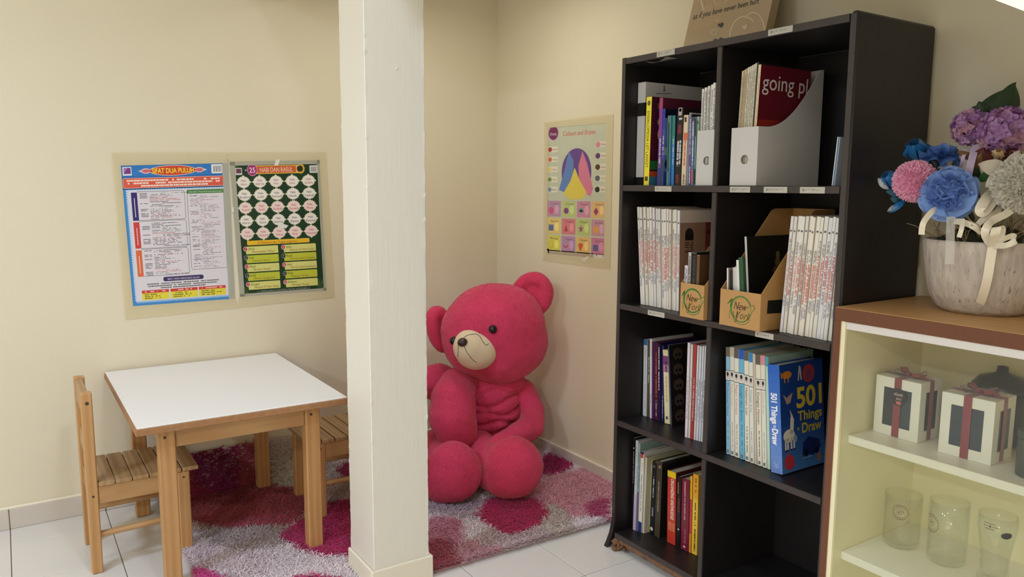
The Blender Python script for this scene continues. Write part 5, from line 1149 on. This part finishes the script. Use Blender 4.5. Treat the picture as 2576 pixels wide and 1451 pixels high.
# ================================================================== DISPLAY CABINET
CX0, CX1, CY0, CY1, CZ = -.402, -.006, -2.258, -3.36, 1.020
ZM, ZL = .683, .364
def cabinet():
    t = thing('display_cabinet', ((CX0+CX1)/2, (CY0+CY1)/2, 0), 'brown wood display cabinet with cream inside and sliding glass front', 'cabinet')
    obj('top_board', MB().box(CX0+.001, CX1, CY1, CY0, .986, CZ, bev=.002), M_CABWOOD, t)
    obj('edge_band', MB().box(CX0-.0008, CX0+.0012, CY1+.001, CY0-.001, .986, CZ-.0015), M_CABEDGE, t)['label'] = 'reddish brown edge strip'
    for a, b in ((CY0-.0005, CY0-.018), (CY1+.018, CY1+.0005)):
        obj('side_panel', MB().box(CX0+.001, CX1, a, b, .001, .9855, bev=.001), M_CABWOOD, t)
        obj('edge_band', MB().box(CX0-.0008, CX0+.0012, a-.0005 if a < b else a, b, .002, .985), M_CABEDGE, t)
    yi = CY0-.0185
    obj('inner_lining', MB().box(CX0+.003, -.0312, yi, yi-.012, .08, .9855), M_CREAM, t)
    obj('inner_lining', MB().box(CX0+.003, -.032, CY1+.0185, CY1+.0305, .08, .9855), M_CREAM, t)
    yl, yr = yi-.0125, CY1+.031
    obj('back_panel', MB().box(-.031, -.027, yr-.01, yl+.01, .06, .9855), M_CREAM, t)
    for z in (ZM, ZL, .085): obj('shelf_board', MB().box(-.360, -.0315, yr, yl, z-.021, z, bev=.0015), M_CREAMW, t)
    obj('plinth', MB().box(CX0+.02, CX0+.036, yr, yl, .001, .0635), M_CABWOOD, t)
    o = obj('top_track', MB().box(-.398, -.368, yr, yl, .966, .9855, bev=.001), M_RAIL, t); o['label'] = 'white plastic track for the glass doors'
    obj('bottom_track', MB().box(-.398, -.368, yr, yl, .0645, .0800, bev=.001), M_RAIL, t)
    g1 = obj('glass_door', MB().box(-.393, -.389, -2.86, yl-.001, .0805, .9655), M_GLASS, t)
    g2 = obj('glass_door', MB().box(-.380, -.376, yr+.001, -2.82, .0805, .9655), M_GLASS, t)
cabinet()

def gift(x, y, rz, w, d, h, label, seed, window2):
    t = thing('gift_box', (x, y, ZM+.0006), label, 'gift box', None, (0, 0, rz))
    A = lambda n, mb, m=M_GIFTC: obj(n, mb, m, t, local=True)
    # local: front towards -x, width along y (0 .. -w), depth along +x
    wt = .0012; a, b, c, e = -w*.19, -w*.81, h*.17, h*.83
    def framed(n, fn, w_, a, b, c, e):
        mb = MB()
        for q in ((0, a, 0, h), (b, w_, 0, h), (a, b, 0, c), (a, b, e, h)): fn(mb, *q)
        return A(n, mb)
    framed('front_panel', lambda mb, p, q, r, s: mb.box(0, wt, -p, -q, r, s), w, w*.19, w*.81, h*.17, h*.83)
    A('window', MB().box(wt, wt+.0006, -w*.18, -w*.82, h*.16, h*.84), M_DARKWIN)
    framed('side_panel', lambda mb, p, q, r, s: mb.box(p+wt, min(q+wt, d), -w, -w+wt, r, s), d, d*.25, d*.8, h*.17, h*.83)
    A('window', MB().box(d*.24, d*.81, -w+wt, -w+wt+.0006, h*.16, h*.84), M_DARKWIN)
    A('side_panel', MB().box(wt, d, -wt, 0, 0, h)); A('back_panel', MB().box(d, d+wt, -w, 0, 0, h)); A('lid', MB().box(0, d+wt, -w, 0, h, h+wt, bev=.0006))
    A('base', MB().box(wt, d, -w+wt, -wt, 0, wt))
    A('mug', MB().lathe([(.001, .004), (w*.30, .004), (w*.32, .02), (w*.32, h*.62), (w*.29, h*.62), (w*.28, .012), (.001, .012)], d*.5, -w*.5, 28), mat('slate_mug', (84, 92, 100), .3))
    rw = .0095; q = .0005
    A('ribbon', MB().box(-.0008, -q*.2, -w*.5-rw, -w*.5+rw, .0005, h+wt).box(-.0008, d+wt+.0008, -w*.5-rw, -w*.5+rw, h+wt+q*.2, h+wt+.0009).box(d+wt+.0002, d+wt+.0008, -w*.5-rw, -w*.5+rw, .0005, h+wt), M_BURG)
    A('ribbon', MB().box(d*.5-rw, d*.5+rw, -w-.0008, -w-.0002, .0005, h+wt).box(d*.5-rw, d*.5+rw, -w-.0008, .0008, h+wt+.001, h+wt+.0017).box(d*.5-rw, d*.5+rw, .0002, .0008, .0005, h+wt), M_BURG)
    mb = MB(); z0 = h+wt+.002; c0 = Vector((d*.5, -w*.5, z0)); r = random.Random(seed)
    for ang in (.9, 2.2, 4.0, 5.3):
        dr = Vector((math.cos(ang), math.sin(ang), 0)); sd = Vector((-dr.y, dr.x, 0)); L = .044
        def f(i, j): q = PI*i; return c0+dr*L*math.sin(q)*(.6+.4*math.sin(q/2))*(1 if i < .5 else 1)+Vector((0, 0, .015*math.sin(q)*(1-2*abs(i-.5)*.3)*(1.0 if i < .5 else .35)))+sd*(j-.5)*.017*(.4+.6*math.sin(q))
        mb.grid(f, 14, 3)
    for ang in (1.2, 4.4):
        dr = Vector((math.cos(ang), math.sin(ang), 0)); sd = Vector((-dr.y, dr.x, 0))
        mb.grid(lambda i, j: c0+dr*.055*i+Vector((0, 0, .001+.010*math.sin(PI*i)))+sd*(j-.5)*.015, 8, 3)
    mb.ball(c0+Vector((0, 0, .004)), (.009, .009, .006), None, 2); A('bow', mb, M_BURG)
    return t
g1 = gift(-.274, -2.305, 0, .119, .100, .152, 'white window gift box with a printed round greeting tag, nearest the bookshelf', 1, True)
P = Print(lambda x, y, l: (-.0009-.0003*l, -.119*x, .152*(1-y)))
P.ell(.52, .30, .19, .15, (44, 34, 44), 1, 22); P.text('thank', .43, .28, .08, (226, 210, 206), 2, width=.20, shear=.3); P.text('you', .47, .35, .08, (226, 190, 186), 2, width=.13, shear=.3); P.ell(.54, .40, .06, .03, (206, 110, 120), 2)
P.build('greeting_tag', g1, local=True)
gift(-.291, -2.485, math.radians(2), .119, .106, .150, 'white window gift box without a tag, farther from the bookshelf', 2, True)
def bowl():
    t = thing('bowl', (-.10, -2.53, ZM), 'dark lidded bowl in shadow behind the gift boxes', 'bowl')
    obj('bowl_body', MB().lathe([(.001, ZM+.001), (.045, ZM+.001), (.055, ZM+.01), (.064, ZM+.1), (.063, ZM+.14), (.001, ZM+.14)], -.10, -2.53, 36), mat('dark_green_glaze', (34, 36, 28), .3), t, smooth=True)
    obj('lid', MB().lathe([(.066, ZM+.1405), (.066, ZM+.150), (.05, ZM+.17), (.014, ZM+.182), (.012, ZM+.198), (.001, ZM+.20)], -.10, -2.53, 36), mat('dark_green_glaze'), t, smooth=True)
def tin():
    c = (-.27, -2.690)
    t = thing('tin', (c[0], c[1], ZM), 'grey-green metal tin on the upper cabinet shelf, cut by the picture edge', 'tin')
    m = mat('grey_green_tin', (92, 98, 90), .35, metal=.6)
    obj('tin_body', MB().lathe([(.001, ZM+.001), (.038, ZM+.001), (.0385, ZM+.004), (.0385, ZM+.085), (.036, ZM+.087), (.001, ZM+.087)], *c, 36), m, t, smooth=False)
    obj('lid', MB().lathe([(.040, ZM+.0875), (.040, ZM+.102), (.038, ZM+.104), (.001, ZM+.104)], *c, 36), m, t, smooth=False)
bowl(); tin()
def tumbler(name, c, prof_out, wall, base, label, prn):
    t = thing(name, (c[0], c[1], ZL), label, 'glass'); z = ZL+.0008
    inn = [(max(r-wall, .001), h) for r, h in prof_out if h >= base]
    r_in = inn[0][0]
    prof = [(.0005, z)]+[(r, z+h) for r, h in prof_out]+[(r, z+h) for r, h in inn[::-1]]+[(r_in*.9, z+base-.001), (.0005, z+base-.002)]
    obj('glass_body', MB().lathe(prof, c[0], c[1], 48), M_CLEAR, t, smooth=True)
    H = prof_out[-1][1]
    def rad(h):
        for (r0, h0), (r1, h1) in zip(prof_out, prof_out[1:]):
            if h0 <= h <= h1 and h1 > h0: return r0+(r1-r0)*(h-h0)/(h1-h0)
        return prof_out[-1][0]
    P = Print(lambda x, y, l: (c[0]+(rad(y)+.0004)*math.cos(x), c[1]+(rad(y)+.0004)*math.sin(x), z+y)); prn(P, H); P.build('printed_emblem', t)
    return t
def wavy(P, x, y, s, col):
    P.ring(x, y, s/.045, s, .0016, col, 1, n=32); P.ring(x, y, s*.68/.045, s*.68, .0012, col, 1, n=28)
    r = random.Random(3)
    for k in range(20):
        q = 2*PI*k/20; P.ell(x+s*.85/.045*math.cos(q), y+s*.85*math.sin(q), .0016/.045, .0022, col, 1, n=6)
    P.line([(x-s*.4/.045, y), (x, y+s*.35), (x+s*.4/.045, y), (x, y-s*.3), (x-s*.4/.045, y)], .0014, col, 1)
    P.line([(x-s*.3/.045, y-s*.1), (x+s*.3/.045, y+s*.2)], .002, col, 1)
cut = lambda r, H: [(r*.86, 0), (r*.95, .004)]+[(r*.97+(.0012 if k % 2 else 0), .008+.006*k) for k in range(9)]+[(r, .066), (r*1.01, H)]
ang = lambda c, off=0: math.atan2(CAM[1]-c[1], CAM[0]-c[0])+off
c = (-.185, -2.352); tumbler('tumbler', c, cut(.046, .142), .003, .012, 'clear cut-glass tumbler with a round brown seal facing out, nearest the bookshelf', lambda P, H: wavy(P, ang(c, -.12), .105, .021, (150, 108, 92)))
c2_ = (-.180, -2.470); tumbler('tumbler', c2_, cut(.046, .162), .003, .014, 'taller clear tumbler with its brown seal turned sideways, beside the beer glass', lambda P, H: wavy(P, ang(c2_, -.95), .105, .024, (126, 104, 84)))
c3_ = (-.180, -2.585)
def beer(P, H):
    a = ang(c3_, 0); [P.poly([(a+.50+.03*k, .132-.0085*math.sqrt(max(0, 1-(k/10)**2))), (a+.50+.03*k, .132+.0085*math.sqrt(max(0, 1-(k/10)**2))), (a+.53+.03*k, .132+.0085*math.sqrt(max(0, 1-((k+1)/10)**2))), (a+.53+.03*k, .132-.0085*math.sqrt(max(0, 1-((k+1)/10)**2)))], (34, 34, 36), 1) for k in range(-10, 10)]
    P.dashes(a-.7, .1545, .62, .0022, (120, 112, 96), 1, dens=.9)
    P.ell(a-.35, .149, .05, .0028, (60, 56, 50), 1, n=10); P.dashes(a-.72, .148, .28, .0022, (120, 112, 96), 1, dens=.9); P.dashes(a-.25, .148, .28, .0022, (120, 112, 96), 1, dens=.9); P.dashes(a-.62, .1415, .5, .0022, (110, 100, 86), 1, dens=.9)
tumbler('beer_glass', c3_, [(.033, 0), (.036, .004), (.030, .025), (.031, .055), (.038, .105), (.0435, .14), (.0425, .168)], .0028, .014, 'flared clear beer glass with a dark oval sticker, cut by the picture edge', beer)

# ================================================================== FLOWER ARRANGEMENT
PCX, PCY = -.152, -2.492
def flowers():
    t = thing('flower_arrangement', (PCX, PCY, CZ), 'rough white pot of silk flowers and tulle pompoms on the wooden cabinet', 'flower arrangement')
    Pc = np.array([PCX, PCY, 0.0]); VD = np.array([Pc[0]-CAM[0], Pc[1]-CAM[1], 0]); VD /= np.linalg.norm(VD); RD = np.array([VD[1], -VD[0], 0]); UZ = np.array([0, 0, 1.0])
    fp = lambda u, v, b=0: hitp(u, v, Pc-VD*b, VD)
    clampx = lambda P: np.array([min(P[0], -.004), P[1], P[2]])
    zr = fp(2475, 603)[2]; H = zr-CZ
    prof = [(.001, 0), (.088, 0), (.104, .012), (.120, .045), (.131, .09), (.137, .14), (.140, H-.008), (.138, H), (.128, H), (.126, H-.02), (.001, H-.025)]
    mb = MB().lathe([(r, CZ+.0008+h) for r, h in prof], PCX, PCY, 72)
    mb.v = [(x+mnoise.noise(Vector((x, y, z))*40)*.0018, y+mnoise.noise(Vector((y, z, x))*40)*.0018, z) for x, y, z in mb.v]
    obj('pot', mb, M_POT, t, smooth=True)
    mb = MB()
    def mossf(i, j):
        q = 2*PI*i; r = .128*j; return (PCX+r*math.cos(q), PCY+r*math.sin(q), zr-.012+.045*(1-j*j)+.012*mnoise.noise(Vector((r*math.cos(q)*50, r*math.sin(q)*50, 1))))
    obj('moss', mb.grid(mossf, 40, 10), M_MOSS, t, smooth=True)
    mb = MB(); r = random.Random(5)
    for k in range(150):
        q = r.uniform(0, 2*PI); rr = r.uniform(.02, .125); p = Vector((PCX+rr*math.cos(q), PCY+rr*math.sin(q), zr)); d = Vector((math.cos(q)*.4+r.gauss(0, .3), math.sin(q)*.4+r.gauss(0, .3), 1)).normalized()
        L = r.uniform(.03, .09); pts = [p+d*L*s+Vector((r.gauss(0, .004), r.gauss(0, .004), -.02*s*s)) for s in (0, .35, .7, 1)]
        pts = [Vector((min(x.x, -.006), x.y, x.z)) for x in pts]; mb.tube(pts, .0009, 4)
    obj('dried_grass', mb, mat('dried_grass', (150, 128, 88), .8, var=.2, vscale=60), t, kind='stuff')
    def ribbon(name, pts, w, m=M_RIBBON, side=None, parent=t, b0=0):
        P3 = [Vector(clampx(fp(*p))) for p in pts]; sm = []
        for i in range(len(P3)-1):
            p0, p1, p2, p3 = P3[max(i-1, 0)], P3[i], P3[i+1], P3[min(i+2, len(P3)-1)]
            for k in range(6):
                f = k/6; sm.append(.5*((2*p1)+(p2-p0)*f+(2*p0-5*p1+4*p2-p3)*f*f+(3*p1-p0-3*p2+p3)*f**3))
        sm.append(P3[-1]); mb = MB(); n = len(sm); vs = []
        for i in range(n):
            tg = (sm[min(i+1, n-1)]-sm[max(i-1, 0)]).normalized(); s = Vector(side(i/(n-1))) if side else tg.cross(Vector(VD))
            s = s-tg*s.dot(tg); s = s.normalized() if s.length > 1e-5 else tg.orthogonal().normalized(); nn = tg.cross(s)*.0003
            vs += [sm[i]-s*w/2+nn, sm[i]+s*w/2+nn, sm[i]+s*w/2-nn, sm[i]-s*w/2-nn]
        mb.add(vs, [(i*4+k, i*4+(k+1) % 4, i*4+4+(k+1) % 4, i*4+4+k) for i in range(n-1) for k in range(4)]); return obj(name, mb, m, parent)
    # ribbon tied round the pot
    ribbon('ribbon', [(2498, 612, .150), (2492, 650, .150), (2484, 700, .148), (2472, 745, .128), (2458, 778, .098)], .019)
    bow = ribbon('ribbon_bow', [(2496, 617, .152), (2484, 602, .165), (2478, 585, .175), (2486, 565, .17), (2500, 553, .15), (2530, 538, .13), (2543, 528, .12)], .017)
    ribbon('bow_loop', [(2496, 617, .154), (2502, 592, .19), (2508, 572, .19), (2518, 577, .17), (2512, 602, .156), (2499, 617, .154)], .019, parent=bow, side=lambda f: RD+.4*UZ)
    ribbon('bow_loop', [(2500, 617, .154), (2530, 617, .19), (2553, 606, .19), (2548, 594, .175), (2525, 601, .16), (2500, 615, .156)], .014, parent=bow, side=lambda f: UZ+.5*VD)
    for pts, w in (([(2470, 585, .12), (2450, 570, .13), (2425, 560, .12), (2400, 556, .1)], .014), ([(2412, 597, .15), (2419, 575, .15), (2421, 550, .13)], .010), ([(2318, 590, .14), (2323, 560, .14), (2345, 532, .12), (2360, 525, .1)], .013),
                   ([(2500, 480, .06), (2480, 500, .1), (2466, 525, .12), (2472, 534, .12), (2490, 515, .1), (2512, 475, .06)], .022), ([(2455, 570, .1), (2480, 545, .1), (2505, 535, .09), (2530, 500, .06)], .013)): ribbon('ribbon', pts, w)
    ribbon('tulle_tail', [(2392, 545, .14), (2391, 580, .155), (2390, 620, .155), (2388, 665, .15)], .018, sheer('sheer_tulle_tail', (232, 228, 218), .30, .7))
    for pts, w in (([(2455, 365, .02), (2445, 400, .05), (2436, 440, .05), (2432, 470, .03)], .016), ([(2428, 375, .03), (2422, 400, .05), (2416, 425, .03)], .008)): ribbon('lilac_ribbon', pts, w, M_LILAC)
    # stems
    def stem(name, a, b, rad=.0025, m=None):
        A_, B_ = Vector(clampx(fp(*a))), Vector(clampx(fp(*b))); return obj(name, MB().tube([A_, (A_+B_)/2+Vector((0, 0, .01)), B_], rad, 8), m or mat('stem_green', (52, 62, 34), .6), t)
    for a, b in (((2475, 590, .02), (2385, 480, .06)), ((2470, 590, .0), (2310, 455, .03)), ((2475, 590, 0), (2440, 330, -.02)), ((2480, 590, .0), (2525, 330, 0)), ((2480, 590, .03), (2575, 470, .06)), ((2470, 590, 0), (2365, 390, -.03)), ((2470, 590, -.02), (2265, 440, -.03)), ((2470, 590, -.02), (2310, 370, -.04))): stem('stem', a, b)
    def axes(n):
        n = Vector(n).normalized(); a = Vector((0, 0, 1)) if abs(n.z) < .9 else Vector((1, 0, 0)); x = a.cross(n).normalized(); return x, n.cross(x), n
    # ruffled tulle bloom facing the room
    def tulle(name, u, v, b, R_, m, layers, face, seed, amp=.22):
        c = Vector(clampx(fp(u, v, b))); x, y, n = axes(face); r = random.Random(seed); o0 = None
        for L in range(layers):
            f = L/(layers-1); tilt = math.radians(-30+100*f+r.uniform(-8, 8)); rad = R_*(1.0-.34*f)*r.uniform(.93, 1.05); k1, k2 = r.randint(5, 8), r.randint(11, 15); ph, p2 = r.random()*6, r.random()*6; mb = MB()
            jx, jy = r.uniform(-.16, .16)*f, r.uniform(-.16, .16)*f; nl = (n+x*r.uniform(-.25, .25)+y*r.uniform(-.25, .25)).normalized()
            def g(i, j):
                q = 2*PI*i; e = j**.85; w = amp*R_*e*(math.sin(k1*q+ph)*.75+math.sin(k2*q+p2)*.5); sw = .30*e*math.cos(k1*q+ph*1.7)+.16*e*math.sin(k2*q+p2)
                rr = max(.002, rad*e*math.cos(tilt*e)-w*math.sin(tilt)*.8); zz = rad*e*math.sin(tilt*e)*.8+w*max(.35, math.cos(tilt))
                qq = q+sw; return c+(x*(math.cos(qq)*rr+jx*R_)+y*(math.sin(qq)*rr+jy*R_))+nl*zz
            mb.grid(g, 200, 9); o = obj(name if L == 0 else 'ruffle', mb, m, t if L == 0 else o0, smooth=True)
            if L == 0: o0 = o
        return o0
    face = -VD+.15*UZ
    tulle('tulle_bloom', 2386, 487, .09, .070, M_TULLE_B, 9, face+.05*RD, 3)['label'] = 'large ruffled blue tulle bloom'
    tulle('tulle_bloom', 2366, 395, -.01, .052, sheer('dark_blue_tulle', (74, 116, 186), .8, .7), 4, UZ+.1*VD, 8)['label'] = 'dark blue tulle cup opening upwards'
    # fringed pompoms
    def pompom(name, u, v, b, R_, m, label, seed, n=3400, sq=(1, 1, 1)):
        c = Vector(clampx(fp(u, v, b))); r = np.random.RandomState(seed); core = obj(name, MB().ball(c, tuple(R_*.82*s for s in sq), None, 4), m, t, smooth=True); core['label'] = label; mb = MB()
        for k in range(n):
            d = Vector(r.randn(3)).normalized(); s = d.orthogonal().normalized(); s.rotate(Matrix.Rotation(r.rand()*6.28, 3, d)); a = c+d*R_*.76; L = R_*(.93+.14*r.rand()); e = s*R_*.045; e2 = d.cross(s)*R_*.05*r.randn()+s*R_*.04*r.randn()
            mb.add([a-e*.5, a+e*.5, c+d*L+e+e2, c+d*(L+.04*R_)+e2, c+d*L-e+e2], [(0, 1, 2, 3, 4)])
        mb.v = [(min(p[0], -.004), p[1], p[2]) for p in mb.v]
        obj('tulle_fringe', mb, m, core, kind='stuff'); return core
    pompom('pompom', 2302, 456, .05, .049, M_TULLE_P, 'soft pink tulle pompom', 4)
    pompom('pompom', 2579, 462, .10, .064, mat('white_tulle_fringe', (236, 232, 220), .85, trans=.25), 'white tulle pompom', 5)
    # satin roses
    def petal(c, n, up, w, L, cup, mb, col=None):
        x, y, z = axes(n); u = Vector(up); u = (u-z*u.dot(z)).normalized(); s = u.cross(z)
        def g(i, j):
            a = (i-.5)*2; wid = w*(math.sin(PI*min(.92, .12+j*.86))**.7); return c+u*L*j+s*a*wid*.5+z*(cup*(a*a)*.5*w+cup*L*.35*(j-.35)**2-.25*L*max(0, j-.75)**2*3)
        mb.grid(g, 7, 7, col)
    def rose(name, u, v, b, R_, m, face, seed, label, n=13):
        c = Vector(clampx(fp(u, v, b))); x, y, z = axes(face); r = random.Random(seed); o0 = None
        for k in range(n):
            q = k*2.4; f = k/(n-1); rad = R_*(.12+.5*f); mb = MB(); d = x*math.cos(q)+y*math.sin(q); nn = (d*(.55+.5*f)+z*(.9-.55*f)*-.3)
            petal(c+d*rad*.55-z*R_*(.35+.12*f), nn, z+d*(.15+.75*f*f), R_*(.7+.7*f), R_*(.75+.3*f), -.45, mb)
            mb.v = [(min(p[0], -.004), p[1], p[2]) for p in mb.v]
            o = obj(name if k == 0 else 'petal', mb, m, t if k == 0 else o0, smooth=True)
            if k == 0: o0 = o; o['label'] = label
        return o0
    rose('rose', 2242, 452, .0, .042, M_SATINB, -VD*.6-RD*.5+.5*UZ, 2, 'peacock blue satin rose beside the pink pompom')
    rose('rose', 2306, 378, -.03, .052, M_SATINB, -VD*.7-RD*.2+.6*UZ, 3, 'peacock blue satin rose above the pink pompom')
    # silver and blue leaves
    def leaf(name, base, tip, w, m, curl=.2, b=0, n=None, label=None):
        A_, B_ = Vector(clampx(fp(*base))), Vector(clampx(fp(*tip))); d = B_-A_; L = d.length; d.normalize(); nn = Vector(n if n is not None else -VD); s = d.cross(nn).normalized(); z = s.cross(d); mb = MB()
        def g(i, j): a = (i-.5)*2; wd = w*math.sin(PI*min(1, .06+.94*j))**.75*(1-.25*j); p = A_+d*L*j+s*a*wd*.5+z*(-curl*abs(a)*w*.5+.06*L*math.sin(PI*j)); return (min(p.x, -.004), p.y, p.z)
        mb.grid(g, 7, 12); o = obj(name, mb, m, t, smooth=True)
        if label: o['label'] = label
        return o
    sl = mat('silver_glitter', (190, 196, 202), .35, metal=.5, bump=1, bscale=400)
    leaf('leaf', (2255, 515, .0), (2232, 532, .02), .012, sl, label='glittering silver leaf'); leaf('leaf', (2275, 505, 0), (2236, 536, .01), .018, M_SATINB)
    leaf('leaf', (2235, 475, 0), (2208, 448, .01), .022, sl); leaf('leaf', (2275, 480, -.01), (2228, 482, 0), .03, mat('teal_leaf', (30, 84, 104), .5)); leaf('leaf', (2270, 500, -.01), (2240, 500, 0), .028, mat('teal_leaf'))
    leaf('leaf', (2385, 408, 0), (2358, 424, .01), .012, sl); leaf('leaf', (2365, 425, .01), (2400, 402, .01), .014, mat('pale_leaf', (206, 200, 184), .5))
    # big silk leaves at the top
    leaf('leaf', (2480, 335, -.03), (2528, 222, -.05), .092, M_LEAF, .25, label='broad dark green leaf rising from the lilac blooms')
    leaf('leaf', (2520, 310, -.02), (2557, 206, -.04), .070, M_LEAF, .3, n=-VD+.6*RD)
    leaf('leaf', (2436, 300, -.03), (2474, 262, -.03), .036, M_LEAF, .3); leaf('leaf', (2478, 300, -.03), (2462, 254, -.03), .034, M_LEAF, .2); leaf('leaf', (2555, 310, 0), (2568, 280, 0), .025, M_LEAF)
    leaf('leaf', (2415, 330, -.02), (2393, 312, -.02), .02, M_LEAF); leaf('leaf', (2462, 455, .03), (2505, 428, .06), .026, mat('green_leaf', (70, 110, 56), .5)); leaf('leaf', (2450, 400, .03), (2408, 380, .05), .02, mat('bronze_leaf', (120, 84, 48), .5, var=.2)); leaf('leaf', (2440, 440, .02), (2470, 385, .05), .028, mat('bronze_leaf'))
    leaf('leaf', (2455, 455, .02), (2445, 410, .04), .03, M_LEAF)
    # hydrangea heads: florets on a dome, each floret four petals
    def hydrangea(u, v, b, R_, seed, label, n=46):
        c = Vector(clampx(fp(u, v, b))); r = random.Random(seed); mb = MB(); core = obj('hydrangea', MB().ball(c, R_*.72, None, 3, lin((110, 74, 116))), M_PETAL, t, smooth=True); core['label'] = label
        for k in range(n):
            zc = 1-2*(k+.5)/n; q = k*2.39996; rr = math.sqrt(max(0, 1-zc*zc)); d = Vector((rr*math.cos(q), rr*math.sin(q), zc)); x, y, z = axes(d); ph = r.random()*6; col = lin(r.choice([(186, 140, 192), (170, 120, 180), (198, 156, 200), (206, 160, 180), (156, 106, 166), (192, 150, 196)]))
            p = c+d*R_*r.uniform(.82, 1.0)
            for m_ in range(4):
                a = ph+m_*PI/2; uu = x*math.cos(a)+y*math.sin(a); petal(p, z-uu*.3, uu+z*.35, R_*.48, R_*.50, .6, mb, col)
        mb.v = [(min(p[0], -.004), p[1], p[2]) for p in mb.v]
        obj('floret', mb, M_PETAL, core, kind='stuff', smooth=True)
    hydrangea(2441, 320, -.02, .036, 6, 'smaller lilac hydrangea head'); hydrangea(2528, 328, .02, .046, 7, 'larger lilac hydrangea head')
    # cream rose on dark red, cream lily petals
    mr_ = mat('dark_red_silk', (92, 30, 26), .6); 
    leaf('petal', (2470, 420, .03), (2475, 372, .04), .05, mr_); leaf('petal', (2545, 420, .03), (2540, 372, .04), .06, mr_); leaf('petal', (2500, 430, .04), (2545, 410, .05), .05, mr_); leaf('petal', (2480, 395, .03), (2450, 385, .04), .04, mr_)
    rose('rose', 2512, 386, .06, .024, mat('cream_rose', (226, 196, 152), .6, trans=.15), -VD*.8+.5*UZ, 9, 'small cream rosebud on dark red petals', 9)
    ml = mat('cream_petal', (222, 212, 192), .6, trans=.15)
    leaf('petal', (2534, 430, .08), (2458, 412, .10), .044, ml, -.25, label='long cream lily petal'); leaf('petal', (2534, 432, .08), (2566, 376, .07), .034, ml, .3); leaf('petal', (2550, 372, .03), (2560, 340, .03), .03, mat('peach_petal', (206, 150, 120), .6)); leaf('petal', (2534, 432, .08), (2480, 470, .1), .04, ml, .2)
    mb = MB(); r = random.Random(8)
    for k in range(14):
        a = fp(2525+r.uniform(-4, 6), 432+r.uniform(-3, 4), .09); b_ = fp(2505+r.uniform(-18, 30), 520+r.uniform(-30, 10), .07); m_ = (a+b_)/2+np.array([0, 0, -.005])+RD*r.gauss(0, .008); mb.tube([Vector(a), Vector(m_), Vector(b_)], .0012, 5)
    obj('raffia', mb, mat('raffia', (182, 150, 104), .7), t, kind='stuff')
flowers()
